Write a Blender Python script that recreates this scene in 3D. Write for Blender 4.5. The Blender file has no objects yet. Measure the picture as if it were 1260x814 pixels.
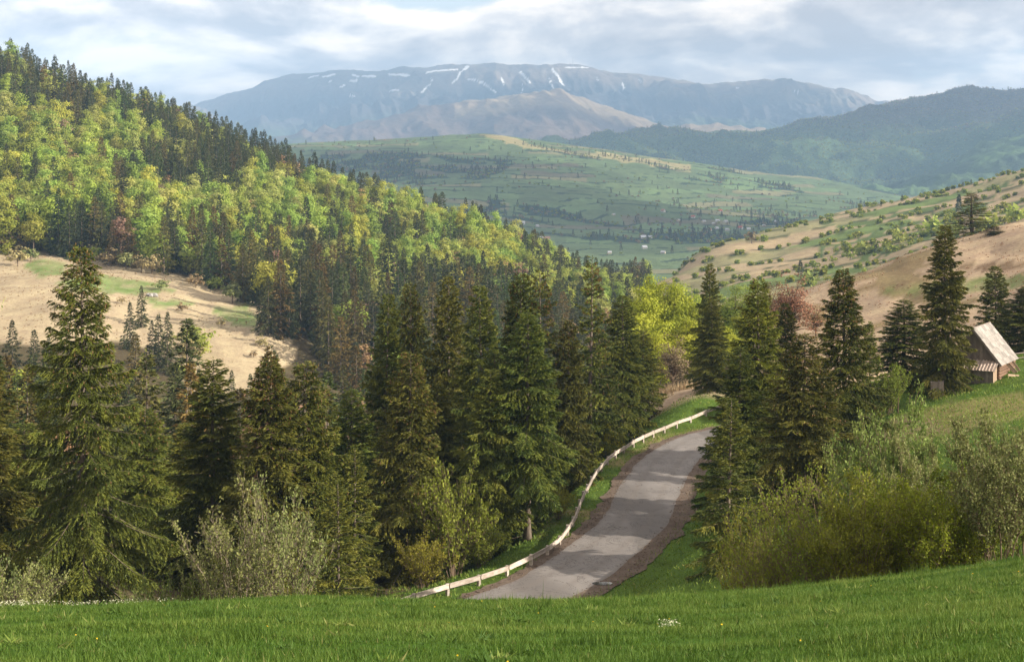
import bpy, math, random
import numpy as np
from mathutils import Vector
sc = bpy.context.scene
COL = sc.collection
R = math.radians
F0 = 1900.0                     # focal length in photo pixels
HOR = 200.0                     # photo row of the eye-level horizon

# ------------------------------------------------------------------ camera
cam_data = bpy.data.cameras.new('camera')
cam = bpy.data.objects.new('camera', cam_data)
COL.objects.link(cam)
cam.location = (0, 0, 0)
cam.rotation_euler = (R(90), 0, 0)
cam_data.sensor_width = 36
cam_data.lens = 36 * F0 / 1260
cam_data.shift_y = -(407 - HOR) / 1260
cam_data.clip_start = 0.1
cam_data.clip_end = 60000
sc.camera = cam

# ------------------------------------------------------------------ sun and sky
SUN_EL, SUN_AZ = 22.5, 106.0    # azimuth clockwise from the view direction
sv = Vector((math.sin(R(SUN_AZ)) * math.cos(R(SUN_EL)), math.cos(R(SUN_AZ)) * math.cos(R(SUN_EL)), math.sin(R(SUN_EL))))
sd = bpy.data.lights.new('sun', 'SUN')
sd.energy = 5.0
sd.angle = R(0.5)
sd.color = (1.0, 0.895, 0.75)
sun = bpy.data.objects.new('sun', sd)
COL.objects.link(sun)
sun.rotation_euler = sv.to_track_quat('Z', 'Y').to_euler()
sun.location = (200, -50, 150)

world = bpy.data.worlds.new('World')
sc.world = world
world.use_nodes = True
wn, wl = world.node_tree.nodes, world.node_tree.links
wn.clear()
def N(nodes, t, **kw):
    n = nodes.new(t)
    for k, v in kw.items():
        if k.startswith('in_'):
            n.inputs[int(k[3:])].default_value = v
        else:
            setattr(n, k, v)
    return n
wout = N(wn, 'ShaderNodeOutputWorld')
wbg = N(wn, 'ShaderNodeBackground')
wbg.inputs['Strength'].default_value = 0.058
sky = N(wn, 'ShaderNodeTexSky', sky_type='NISHITA', sun_disc=False, sun_elevation=R(SUN_EL), sun_rotation=R(SUN_AZ), altitude=700)
tc = N(wn, 'ShaderNodeTexCoord')
sep = N(wn, 'ShaderNodeSeparateXYZ')
wl.new(tc.outputs['Generated'], sep.inputs[0])
# layered cloud: noise on a cloud deck seen almost edge-on, so bands lie flat and thin toward the horizon
def math_node(nodes, links, op, a, b=None, clamp=False):
    n = nodes.new('ShaderNodeMath'); n.operation = op; n.use_clamp = clamp
    for i, v in enumerate((a, b)):
        if v is None: continue
        if isinstance(v, (int, float)): n.inputs[i].default_value = v
        else: links.new(v, n.inputs[i])
    return n.outputs[0]
def ramp_node(nodes, links, fac, stops, interp='LINEAR'):
    n = nodes.new('ShaderNodeValToRGB'); n.color_ramp.interpolation = interp
    e = n.color_ramp.elements
    while len(e) < len(stops): e.new(0.5)
    for el, (p, c) in zip(e, stops):
        el.position = p; el.color = (*c, 1) if len(c) == 3 else c
    links.new(fac, n.inputs[0])
    return n.outputs[0]
M_ = lambda op, a, b=None, clamp=False: math_node(wn, wl, op, a, b, clamp)
zc = M_('MAXIMUM', sep.outputs[2], 0.0)
zz = M_('ADD', M_('POWER', zc, 0.72), 0.028)     # softened so far bands keep some height
comb = N(wn, 'ShaderNodeCombineXYZ')
wl.new(M_('MULTIPLY', sep.outputs[0], 6.5), comb.inputs[0])
wl.new(M_('MULTIPLY', sep.outputs[1], 6.5), comb.inputs[1])
wl.new(M_('MULTIPLY', zz, 12.5), comb.inputs[2])
def wnoise(scale, detail, rough, off, dist=0.0):
    m = N(wn, 'ShaderNodeMapping'); m.inputs['Location'].default_value = off
    wl.new(comb.outputs[0], m.inputs[0])
    n = N(wn, 'ShaderNodeTexNoise'); n.inputs['Scale'].default_value = scale; n.inputs['Detail'].default_value = detail
    n.inputs['Roughness'].default_value = rough; n.inputs['Distortion'].default_value = dist
    wl.new(m.outputs[0], n.inputs['Vector'])
    return n.outputs['Fac']
OFF = (3.1, 7.7, 1.45)
n1 = wnoise(1.05, 10, 0.56, OFF, 0.25)                                   # the cloud mass
n1u = wnoise(1.05, 10, 0.56, (OFF[0] + 0.10, OFF[1] - 0.02, OFF[2] + 0.17), 0.25)   # the same mass a little higher and sunward
n2 = wnoise(0.50, 4, 0.5, (11.0, 2.3, 5.2), 0.2)                         # broad thick and thin areas
dens = M_('ADD', n1, M_('MULTIPLY', M_('SUBTRACT', n2, 0.5), 0.55))
cover = ramp_node(wn, wl, dens, [(0.37, (0, 0, 0)), (0.47, (1, 1, 1))], 'EASE')
lit = M_('ADD', M_('MULTIPLY', M_('SUBTRACT', n1, n1u), 4.6), 0.50)
thick = M_('MULTIPLY', M_('SUBTRACT', dens, 0.46), 2.0)
lit = M_('SUBTRACT', lit, thick, True)
shade = ramp_node(wn, wl, lit, [(0.0, (5.5, 4.8, 4.6)), (0.30, (8.4, 7.3, 6.6)), (0.55, (12.6, 10.7, 8.9)), (0.85, (17.0, 13.9, 11.0))])
base = N(wn, 'ShaderNodeMixRGB', blend_type='MIX')   # thin high veil over the clear sky
base.inputs[0].default_value = 0.45
base.inputs[2].default_value = (13.0, 12.6, 11.8, 1)
wl.new(sky.outputs[0], base.inputs[1])
mix = N(wn, 'ShaderNodeMixRGB')
wl.new(M_('MULTIPLY', cover, 0.94), mix.inputs[0])
wl.new(base.outputs[0], mix.inputs[1])
wl.new(shade, mix.inputs[2])
wl.new(mix.outputs[0], wbg.inputs['Color'])
wl.new(wbg.outputs[0], wout.inputs['Surface'])

sc.view_settings.view_transform = 'Standard'
sc.view_settings.look = 'None'
sc.view_settings.exposure = 1.06
sc.view_settings.gamma = 1.0
sc.view_settings.use_curve_mapping = False
cy = sc.cycles
cy.max_bounces = 5
cy.diffuse_bounces = 2
cy.glossy_bounces = 2
cy.transmission_bounces = 3
cy.volume_bounces = 0
cy.transparent_max_bounces = 24
cy.use_denoising = True
try:
    cy.denoiser = 'OPENIMAGEDENOISE'
except Exception:
    pass
cy.caustics_reflective = False
cy.caustics_refractive = False

# ------------------------------------------------------------------ helpers
rng = np.random.default_rng(7)
random.seed(7)

def W(px, py, d):
    """photo point + estimated distance -> metres"""
    return ((px - 630) * d / F0, d, (HOR - py) * d / F0)

def hash2(ix, iy, seed):
    h = (ix.astype(np.int64) * 374761393 + iy.astype(np.int64) * 668265263 + seed * 974711) & 0xffffffff
    h = ((h ^ (h >> 13)) * 1274126177) & 0xffffffff
    return ((h ^ (h >> 16)) & 0xffffff) / float(0xffffff)
def vnoise(x, y, seed=0):
    ix, iy = np.floor(x), np.floor(y)
    fx, fy = x - ix, y - iy
    fx = fx * fx * (3 - 2 * fx); fy = fy * fy * (3 - 2 * fy)
    a = hash2(ix, iy, seed); b = hash2(ix + 1, iy, seed)
    c = hash2(ix, iy + 1, seed); d = hash2(ix + 1, iy + 1, seed)
    return (a * (1 - fx) + b * fx) * (1 - fy) + (c * (1 - fx) + d * fx) * fy
def fbm(x, y, octv=4, seed=0, gain=0.5):
    x = np.asarray(x, float); y = np.asarray(y, float)
    s = 0; a = 1.0; t = 0
    for o in range(octv):
        s = s + a * vnoise(x + 13.7 * o, y - 7.1 * o, seed + o)
        t += a; a *= gain; x = x * 2.03; y = y * 2.03
    return s / t
def ridged(x, y, octv=4, seed=0, gain=0.55):
    x = np.asarray(x, float); y = np.asarray(y, float)
    s = 0; a = 1.0; t = 0
    for o in range(octv):
        s = s + a * (1 - np.abs(2 * vnoise(x + 5.3 * o, y + 9.1 * o, seed + o) - 1))
        t += a; a *= gain; x = x * 2.1; y = y * 2.1
    return s / t
def sstep(a, b, x):
    t = np.clip((x - a) / (b - a), 0, 1)
    return t * t * (3 - 2 * t)
def lerp(a, b, t):
    return a + (b - a) * t
def in_poly(px, py, poly):
    px = np.asarray(px); py = np.asarray(py)
    ins = np.zeros(px.shape, bool)
    n = len(poly)
    for i in range(n):
        x1, y1 = poly[i]; x2, y2 = poly[(i + 1) % n]
        if y1 == y2: continue
        c = ((y1 > py) != (y2 > py)) & (px < (x2 - x1) * (py - y1) / (y2 - y1) + x1)
        ins ^= c
    return ins
def seg_dist(x, y, pts):
    """distance, parameter index and signed side to a polyline"""
    best = np.full(np.shape(x), 1e9); side = np.zeros(np.shape(x)); par = np.zeros(np.shape(x))
    for i in range(len(pts) - 1):
        ax, ay = pts[i][:2]; bx, by = pts[i + 1][:2]
        dx, dy = bx - ax, by - ay
        t = np.clip(((x - ax) * dx + (y - ay) * dy) / (dx * dx + dy * dy), 0, 1)
        qx, qy = ax + t * dx, ay + t * dy
        dd = np.hypot(x - qx, y - qy)
        m = dd < best
        best = np.where(m, dd, best)
        side = np.where(m, np.sign(dx * (y - ay) - dy * (x - ax)), side)
        par = np.where(m, i + t, par)
    return best, side, par
class TPS:
    def __init__(s, P, z, reg=1e-3):
        s.P = np.asarray(P, float); n = len(P)
        A = np.zeros((n + 3, n + 3))
        A[:n, :n] = s.k(s.P, s.P) + reg * np.eye(n)
        A[:n, n] = 1; A[:n, n + 1:] = s.P
        A[n, :n] = 1; A[n + 1:, :n] = s.P.T
        s.w = np.linalg.solve(A, np.concatenate([z, [0, 0, 0]]))
    def k(s, A, B):
        r2 = ((A[:, None, :] - B[None, :, :]) ** 2).sum(2)
        return np.where(r2 > 0, 0.5 * r2 * np.log(np.maximum(r2, 1e-12)), 0)
    def __call__(s, Q):
        out = np.empty(len(Q))
        n = len(s.P)
        for i in range(0, len(Q), 40000):
            q = Q[i:i + 40000]
            out[i:i + 40000] = s.k(q, s.P) @ s.w[:n] + s.w[n] + q @ s.w[n + 1:]
        return out

def new_mesh(name, V, F, smooth=False, attrs=None, mats=(), midx=None):
    """V (n,3), F (m,3|4) arrays -> mesh data"""
    V = np.ascontiguousarray(V, np.float32); F = np.ascontiguousarray(F, np.int32)
    me = bpy.data.meshes.new(name)
    me.vertices.add(len(V)); me.vertices.foreach_set('co', V.ravel())
    k = F.shape[1]
    me.loops.add(F.size); me.loops.foreach_set('vertex_index', F.ravel())
    me.polygons.add(len(F)); me.polygons.foreach_set('loop_start', np.arange(0, F.size, k, dtype=np.int32))
    if midx is not None:
        me.polygons.foreach_set('material_index', np.ascontiguousarray(midx, np.int32))
    for m in mats: me.materials.append(m)
    me.polygons.foreach_set('use_smooth', np.full(len(F), smooth))
    for nm, a in (attrs or {}).items():
        a = np.asarray(a, np.float32)
        if a.ndim == 1:
            at = me.attributes.new(nm, 'FLOAT', 'POINT'); at.data.foreach_set('value', a)
        else:
            at = me.attributes.new(nm, 'FLOAT_COLOR', 'POINT')
            c = np.ones((len(a), 4), np.float32); c[:, :3] = a
            at.data.foreach_set('color', c.ravel())
    me.update(calc_edges=True)
    me.validate()
    return me
def link(name, data, parent=None, loc=None, kind=None, label=None, cat=None, group=None):
    o = bpy.data.objects.new(name, data)
    COL.objects.link(o)
    if parent: o.parent = parent
    if loc is not None: o.location = loc
    tag(o, label, cat, group, kind)
    return o
def tag(o, label=None, cat=None, group=None, kind=None):
    if label: o['label'] = label
    if cat: o['category'] = cat
    if group: o['group'] = group
    if kind: o['kind'] = kind
    return o
class Geo:
    """collects polygons (quads stored as two triangles) into one mesh"""
    def __init__(s): s.V = []; s.F = []; s.n = 0; s.T = []
    def add(s, V, F, tone=None):
        V = np.asarray(V, float).reshape(-1, 3); F = np.asarray(F, int).reshape(-1, 3)
        s.V.append(V); s.F.append(F + s.n); s.n += len(V)
        s.T.append(np.full(len(V), 0.5) if tone is None else np.broadcast_to(np.asarray(tone, float), (len(V),)))
    def tube(s, pts, rad, sides=6, cap=True, tone=0.5):
        pts = np.asarray(pts, float); rad = np.broadcast_to(np.asarray(rad, float), (len(pts),))
        tg = np.gradient(pts, axis=0)
        tg /= np.linalg.norm(tg, axis=1)[:, None] + 1e-9
        ref = np.where(np.abs(tg[:, 2:3]) < 0.9, [[0, 0, 1.0]], [[1.0, 0, 0]])
        a = np.cross(tg, ref); a /= np.linalg.norm(a, axis=1)[:, None] + 1e-9
        b = np.cross(tg, a)
        th = np.arange(sides) * 2 * math.pi / sides
        V = pts[:, None, :] + rad[:, None, None] * (np.cos(th)[None, :, None] * a[:, None, :] + np.sin(th)[None, :, None] * b[:, None, :])
        n = len(pts); F = []
        for i in range(n - 1):
            for j in range(sides):
                p, q = i * sides + j, i * sides + (j + 1) % sides
                F += [(p, q, q + sides), (p, q + sides, p + sides)]
        V = V.reshape(-1, 3)
        if cap:
            V = np.vstack([V, pts[-1], pts[0]]); t = n * sides
            for j in range(sides):
                F.append(((n - 1) * sides + j, (n - 1) * sides + (j + 1) % sides, t))
                F.append(((j + 1) % sides, j, t + 1))
        s.add(V, F, tone)
    def box(s, c, size, rot=None, taper=1.0):
        x, y, z = np.array(size) / 2
        V = np.array([(sx * x, sy * y, sz * z) for sz in (-1, 1) for sy in (-1, 1) for sx in (-1, 1)], float)
        V[4:, :2] *= taper
        if rot is not None: V = V @ np.asarray(rot, float).T
        V = V + np.asarray(c, float)
        s.add(V, [(0, 2, 3), (0, 3, 1), (4, 5, 7), (4, 7, 6), (0, 1, 5), (0, 5, 4), (2, 6, 7), (2, 7, 3), (0, 4, 6), (0, 6, 2), (1, 3, 7), (1, 7, 5)])
    def mesh(s, name, mats, smooth=False):
        return new_mesh(name, np.vstack(s.V), np.vstack(s.F), smooth, {'tone': np.concatenate(s.T)}, mats)

# ------------------------------------------------------------------ materials
def mat_new(name):
    m = bpy.data.materials.new(name); m.use_nodes = True
    nt = m.node_tree; nt.nodes.clear()
    out = nt.nodes.new('ShaderNodeOutputMaterial')
    return m, nt.nodes, nt.links, out
def tex_noise(nodes, links, scale, detail=4, rough=0.55, coord='Object', stretch=None, dist=0):
    t = nodes.new('ShaderNodeTexCoord')
    v = t.outputs[coord]
    if stretch:
        mp = nodes.new('ShaderNodeMapping'); mp.inputs['Scale'].default_value = stretch
        links.new(v, mp.inputs[0]); v = mp.outputs[0]
    n = nodes.new('ShaderNodeTexNoise'); n.inputs['Scale'].default_value = scale
    n.inputs['Detail'].default_value = detail; n.inputs['Roughness'].default_value = rough
    n.inputs['Distortion'].default_value = dist
    links.new(v, n.inputs['Vector'])
    return n.outputs['Fac']
def mixc(nodes, links, fac, a, b, blend='MIX'):
    n = nodes.new('ShaderNodeMixRGB'); n.blend_type = blend
    for i, v in enumerate((fac, a, b)):
        if isinstance(v, (int, float)): n.inputs[i].default_value = v
        elif isinstance(v, tuple): n.inputs[i].default_value = (*v, 1) if len(v) == 3 else v
        else: links.new(v, n.inputs[i])
    return n.outputs[0]
def bsdf(nodes, links, out, col, rough=0.85, spec=0.2, bump=None, bstr=0.3, bdist=0.05):
    p = nodes.new('ShaderNodeBsdfPrincipled')
    p.inputs['Roughness'].default_value = rough
    p.inputs['Specular IOR Level'].default_value = spec
    if isinstance(col, tuple): p.inputs['Base Color'].default_value = (*col, 1)
    else: links.new(col, p.inputs['Base Color'])
    if bump is not None:
        b = nodes.new('ShaderNodeBump'); b.inputs['Strength'].default_value = bstr; b.inputs['Distance'].default_value = bdist
        links.new(bump, b.inputs['Height']); links.new(b.outputs[0], p.inputs['Normal'])
    links.new(p.outputs[0], out.inputs['Surface'])
    return p
def attr(nodes, name, fac=True):
    a = nodes.new('ShaderNodeAttribute'); a.attribute_name = name
    return a.outputs['Fac'] if fac else a.outputs['Color']

def foliage(name, stops, trans=0.25, rnd=0.25, hue=0.02):
    """leaf colour from the per-leaf tone, varied a little from tree to tree"""
    m, n, l, out = mat_new(name)
    c = ramp_node(n, l, attr(n, 'tone'), stops)
    oi = n.new('ShaderNodeObjectInfo')
    hsv = n.new('ShaderNodeHueSaturation')
    l.new(c, hsv.inputs['Color'])
    l.new(math_node(n, l, 'ADD', math_node(n, l, 'MULTIPLY', oi.outputs['Random'], 2 * hue), 0.5 - hue), hsv.inputs['Hue'])
    r2 = math_node(n, l, 'FRACT', math_node(n, l, 'MULTIPLY', oi.outputs['Random'], 7.31))
    l.new(math_node(n, l, 'ADD', math_node(n, l, 'MULTIPLY', r2, 2 * rnd), 1 - rnd), hsv.inputs['Value'])
    c = mixc(n, l, 1.0, hsv.outputs[0], oi.outputs['Color'], 'MULTIPLY')
    d = n.new('ShaderNodeBsdfPrincipled'); d.inputs['Roughness'].default_value = 0.65; d.inputs['Specular IOR Level'].default_value = 0.25
    l.new(c, d.inputs['Base Color'])
    if trans > 0:
        t = n.new('ShaderNodeBsdfTranslucent'); l.new(c, t.inputs['Color'])
        mx = n.new('ShaderNodeMixShader'); mx.inputs[0].default_value = trans
        l.new(d.outputs[0], mx.inputs[1]); l.new(t.outputs[0], mx.inputs[2])
        l.new(mx.outputs[0], out.inputs['Surface'])
    else:
        l.new(d.outputs[0], out.inputs['Surface'])
    return m
MAT = {}
MAT['spruce'] = foliage('spruce_needles', [(0.0, (0.026, 0.045, 0.008)), (0.5, (0.090, 0.114, 0.016)), (1.0, (0.225, 0.225, 0.032))], 0.06, 0.18)
MAT['spruce_olive'] = foliage('olive_spruce_needles', [(0.0, (0.036, 0.045, 0.008)), (0.5, (0.088, 0.106, 0.015)), (1.0, (0.210, 0.212, 0.032))], 0.06, 0.2)
MAT['spruce_yellow'] = foliage('yellowing_spruce_needles', [(0.0, (0.065, 0.080, 0.010)), (0.5, (0.145, 0.155, 0.018)), (1.0, (0.26, 0.25, 0.030))], 0.08, 0.15)
MAT['far_spruce'] = foliage('hillside_spruce_needles', [(0.0, (0.034, 0.046, 0.016)), (0.5, (0.072, 0.085, 0.026)), (1.0, (0.125, 0.125, 0.042))], 0.15, 0.32, 0.025)
MAT['beech'] = foliage('young_beech_leaves', [(0.0, (0.19, 0.245, 0.022)), (0.5, (0.33, 0.385, 0.070)), (1.0, (0.46, 0.49, 0.125))], 0.45, 0.22, 0.012)
MAT['bud'] = foliage('budding_brown_twigs', [(0.0, (0.13, 0.095, 0.055)), (0.5, (0.23, 0.17, 0.095)), (1.0, (0.34, 0.26, 0.14))], 0.2, 0.22, 0.025)
MAT['yellow_green'] = foliage('yellow_green_leaves', [(0.0, (0.19, 0.225, 0.012)), (0.5, (0.315, 0.350, 0.022)), (1.0, (0.45, 0.455, 0.045))], 0.35, 0.12, 0.008)
MAT['willow'] = foliage('grey_green_willow_leaves', [(0.0, (0.12, 0.145, 0.045)), (0.5, (0.21, 0.24, 0.075)), (1.0, (0.32, 0.345, 0.13))], 0.3, 0.1)
MAT['hazel'] = foliage('small_olive_leaves', [(0.0, (0.13, 0.16, 0.018)), (0.5, (0.235, 0.275, 0.028)), (1.0, (0.36, 0.39, 0.055))], 0.4, 0.1)
MAT['cone'] = foliage('spruce_cones', [(0.0, (0.075, 0.040, 0.014)), (0.5, (0.13, 0.074, 0.025)), (1.0, (0.19, 0.115, 0.045))], 0.0, 0.1)
MAT['grass'] = foliage('meadow_grass_blades', [(0.0, (0.048, 0.104, 0.012)), (0.45, (0.096, 0.166, 0.022)), (0.85, (0.175, 0.240, 0.044)), (1.0, (0.26, 0.25, 0.09))], 0.30, 0.0, 0.0)
MAT['dry'] = foliage('dry_reed_stems', [(0.0, (0.26, 0.18, 0.09)), (0.5, (0.40, 0.30, 0.17)), (1.0, (0.52, 0.42, 0.26))], 0.2, 0.1)
MAT['flower'] = foliage('white_petals', [(0.0, (0.40, 0.42, 0.26)), (1.0, (0.66, 0.65, 0.50))], 0.2, 0.05)

def bark(name, a, b, scale=3.0):
    m, n, l, out = mat_new(name)
    f = tex_noise(n, l, scale, 6, 0.65, stretch=(1, 1, 0.25))
    c = ramp_node(n, l, f, [(0.32, a), (0.68, b)])
    bsdf(n, l, out, c, 0.9, 0.1, f, 0.6, 0.05)
    return m
MAT['bark'] = bark('spruce_bark', (0.075, 0.055, 0.042), (0.24, 0.20, 0.16))
MAT['branch'] = bark('grey_branch_bark', (0.07, 0.052, 0.038), (0.23, 0.185, 0.145), 6)
MAT['stem'] = bark('brown_twig_bark', (0.10, 0.07, 0.045), (0.27, 0.20, 0.14), 6)
MAT['pale_stem'] = bark('pale_twig_bark', (0.14, 0.11, 0.075), (0.32, 0.27, 0.20), 6)

def wood(name, a, b, grain=(3, 3, 0.4), scale=8, rough=0.85):
    m, n, l, out = mat_new(name)
    f = tex_noise(n, l, scale, 6, 0.7, stretch=grain)
    c = ramp_node(n, l, f, [(0.28, a), (0.72, b)])
    oi = n.new('ShaderNodeObjectInfo')
    v = math_node(n, l, 'ADD', math_node(n, l, 'MULTIPLY', oi.outputs['Random'], 0.5), 0.72)
    hsv = n.new('ShaderNodeHueSaturation'); l.new(c, hsv.inputs['Color']); l.new(v, hsv.inputs['Value'])
    bsdf(n, l, out, hsv.outputs[0], rough, 0.15, f, 0.4, 0.02)
    return m
MAT['grey_board'] = wood('weathered_grey_boards', (0.13, 0.105, 0.09), (0.30, 0.25, 0.22))
MAT['red_log'] = wood('reddish_brown_logs', (0.135, 0.085, 0.058), (0.27, 0.175, 0.12), (0.4, 3, 3))
MAT['pale_board'] = wood('pale_bare_boards', (0.28, 0.20, 0.14), (0.50, 0.38, 0.28))
MAT['rail'] = wood('white_painted_rail', (0.26, 0.20, 0.155), (0.62, 0.56, 0.50), (0.6, 0.6, 3), 2.2, 0.7)
MAT['slate'] = wood('pale_roof_sheet', (0.20, 0.182, 0.165), (0.40, 0.37, 0.34), (1, 1, 1), 3, 0.8)
MAT['strip'] = wood('striped_lean_to_roof', (0.30, 0.22, 0.17), (0.62, 0.52, 0.45), (1, 1, 1), 3)
MAT['post'] = wood('dark_wood_post', (0.07, 0.045, 0.03), (0.19, 0.13, 0.085))

def terrain_mat(name, s1, s2, amp1=0.5, amp2=0.5, bstr=0.5, bdist=0.2):
    m, n, l, out = mat_new(name)
    c = attr(n, 'cover', False)
    f1 = tex_noise(n, l, s1, 5, 0.6); f2 = tex_noise(n, l, s2, 4, 0.65)
    v = math_node(n, l, 'ADD', math_node(n, l, 'MULTIPLY', f1, 2 * amp1), 1 - amp1)
    w = math_node(n, l, 'ADD', math_node(n, l, 'MULTIPLY', f2, 2 * amp2), 1 - amp2)
    hsv = n.new('ShaderNodeHueSaturation'); l.new(c, hsv.inputs['Color'])
    l.new(math_node(n, l, 'MULTIPLY', v, w), hsv.inputs['Value'])
    l.new(math_node(n, l, 'ADD', math_node(n, l, 'MULTIPLY', f1, 0.05), 0.475), hsv.inputs['Hue'])
    bsdf(n, l, out, hsv.outputs[0], 0.95, 0.05, f2, bstr, bdist)
    return m
MAT['ground'] = terrain_mat('hillside_ground', 0.16, 1.3, 0.45, 0.5, 0.5, 0.25)
MAT['far_ground'] = terrain_mat('valley_fields', 0.012, 0.06, 0.35, 0.45, 0.6, 6)
MAT['mountain'] = terrain_mat('mountain_slopes', 0.004, 0.022, 0.3, 0.45, 0.7, 18)

# ------------------------------------------------------------------ road line, guard rail line (metres)
ROAD = [(-38, 60, -30), (-27, 76, -31), (-15, 92, -31.8), (-5.5, 106, -32), (2.3, 116, -32), (7.2, 127, -32), (10.9, 138, -32), (13.6, 152, -32), (17.2, 167, -32),
        (22.5, 179, -32), (30, 186.5, -32), (39, 191, -32), (52, 194, -32), (68, 195, -31.5), (90, 194, -31)]
RAIL = [(-13.5, 103.5), (-10, 107.8), (-6.7, 112.1), (-3.9, 115.2), (-1, 118.8), (1.6, 122.6), (3.6, 127.5), (4.9, 132.5), (5.8, 138), (6.5, 143.8), (7.3, 149), (8.5, 156), (10.4, 164), (13.3, 172.4), (17.6, 182), (22.2, 189.3), (26.8, 194.0), (34, 198)]
def smooth_line(P, step):
    P = np.asarray(P, float)
    out = []
    for i in range(len(P) - 1):
        p0, p1, p2, p3 = P[max(i - 1, 0)], P[i], P[i + 1], P[min(i + 2, len(P) - 1)]
        n = max(2, int(np.linalg.norm((p2 - p1)[:2]) / step))
        for k in range(n):
            t = k / n
            out.append(0.5 * ((2 * p1) + (-p0 + p2) * t + (2 * p0 - 5 * p1 + 4 * p2 - p3) * t ** 2 + (-p0 + 3 * p1 - 3 * p2 + p3) * t ** 3))
    out.append(P[-1])
    return np.array(out)
road_c = smooth_line(ROAD, 0.5)

# ------------------------------------------------------------------ near terrain
APEX = 60.0
def warp(x, y):
    yy = np.maximum(y + APEX, 4.0)
    return np.stack([2.4 * x / yy, np.log(yy)], 1)
ctrl = []
def cp(px, py, d): ctrl.append(W(px, py, d))
def cw(x, y, z): ctrl.append((x, y, z))
def field_z(x, y):
    return -1.47 - 0.2496 * y + 0.0053 * np.clip(x, 0, 17) ** 2 - 0.0015 * np.minimum(x, 0) ** 2 * (x < 0)
# the field the camera stands on
for x in (-40, -20, 0, 20, 34):
    for y in (-45, -20, 5, 25, 42):
        cw(x, y, float(field_z(np.float64(np.clip(x, -25, 25)), y)))
# bank below the field and the hollow
for x, y, z in [(-45, 62, -20), (-20, 62, -21), (0, 62, -23), (15, 62, -19), (32, 62, -18), (-50, 80, -25.5), (-20, 80, -27.5), (0, 82, -30), (14, 85, -28.5), (30, 82, -22.5), (50, 82, -19),
                (-62, 98, -27), (-40, 98, -27.8), (-27, 98, -27.8), (-14, 104, -31), (-75, 125, -31), (-45, 125, -33), (-20, 125, -34), (-5, 128, -34),
                (-70, 160, -38), (-30, 160, -40), (0, 160, -37), (-90, 210, -46), (-40, 210, -49), (0, 210, -45), (14, 200, -36), (25, 215, -32.5),
                (14.5, 105, -27.9), (22, 110, -26.5), (20, 128, -28.5), (30, 128, -25), (26, 150, -29), (36, 150, -24.5), (44, 120, -20.5), (60, 120, -18),
                (50, 140, -22.0), (40, 142, -23.2), (46.5, 155, -22.25), (49, 160, -22.1), (52, 150, -21.6), (60, 156, -20.8), (58, 140, -20.0), (80, 160, -16), (56, 175, -23), (80, 190, -20), (100, 130, -13)]:
    cw(x, y, z)
# level strip past the rail, brown field on the right
for p in [(800, 488, 215), (850, 478, 212), (930, 470, 225), (1050, 425, 255), (1050, 400, 285), (1100, 385, 285), (1150, 370, 285), (1250, 350, 275), (1340, 330, 260),
          (1005, 364, 350), (1050, 347, 360), (1100, 329, 365), (1150, 314, 370), (1200, 302, 380), (1260, 291, 385), (1400, 268, 380), (900, 400, 330)]:
    cp(*p)
# dip behind it, then the terraced hill
for x, y, z in [(60, 470, -58), (140, 480, -48), (220, 480, -35), (20, 420, -62), (60, 620, -85), (180, 640, -72), (300, 640, -45)]:
    cw(x, y, z)
for p in [(900, 352, 850), (1000, 342, 820), (1100, 325, 800), (1200, 305, 780), (1300, 280, 770), (860, 345, 950), (950, 318, 1050), (1050, 290, 1080), (1150, 268, 1100), (1250, 245, 1100), (1350, 215, 1100),
          (842, 325, 1180), (900, 303, 1250), (950, 286, 1300), (1000, 271, 1350), (1050, 260, 1380), (1100, 250, 1400), (1180, 236, 1400), (1260, 217, 1400), (1400, 190, 1400)]:
    cp(*p)
# valley bottom on the left, meadow slope, forested hill
for p in [(-200, 470, 350), (0, 505, 372), (250, 540, 380), (450, 555, 385), (650, 558, 400), (760, 540, 430),
          (-250, 390, 470), (0, 402, 470), (120, 425, 450), (250, 470, 430), (330, 452, 450), (450, 450, 500), (600, 435, 540), (720, 420, 600),
          (-250, 300, 600), (0, 316, 600), (100, 322, 600), (200, 340, 580), (300, 378, 540), (360, 404, 510), (60, 350, 540), (160, 370, 520),
          (-200, 180, 800), (100, 215, 800), (200, 245, 780), (300, 282, 760), (400, 320, 740), (500, 352, 720), (600, 375, 700), (700, 392, 680), (790, 395, 700),
          (-250, 20, 1000), (0, 92, 1000), (120, 140, 1000), (200, 163, 1000), (300, 203, 1000), (400, 256, 1000), (520, 291, 950), (600, 312, 930), (680, 337, 920), (740, 358, 900), (820, 378, 850)]:
    cp(*p)
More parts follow.
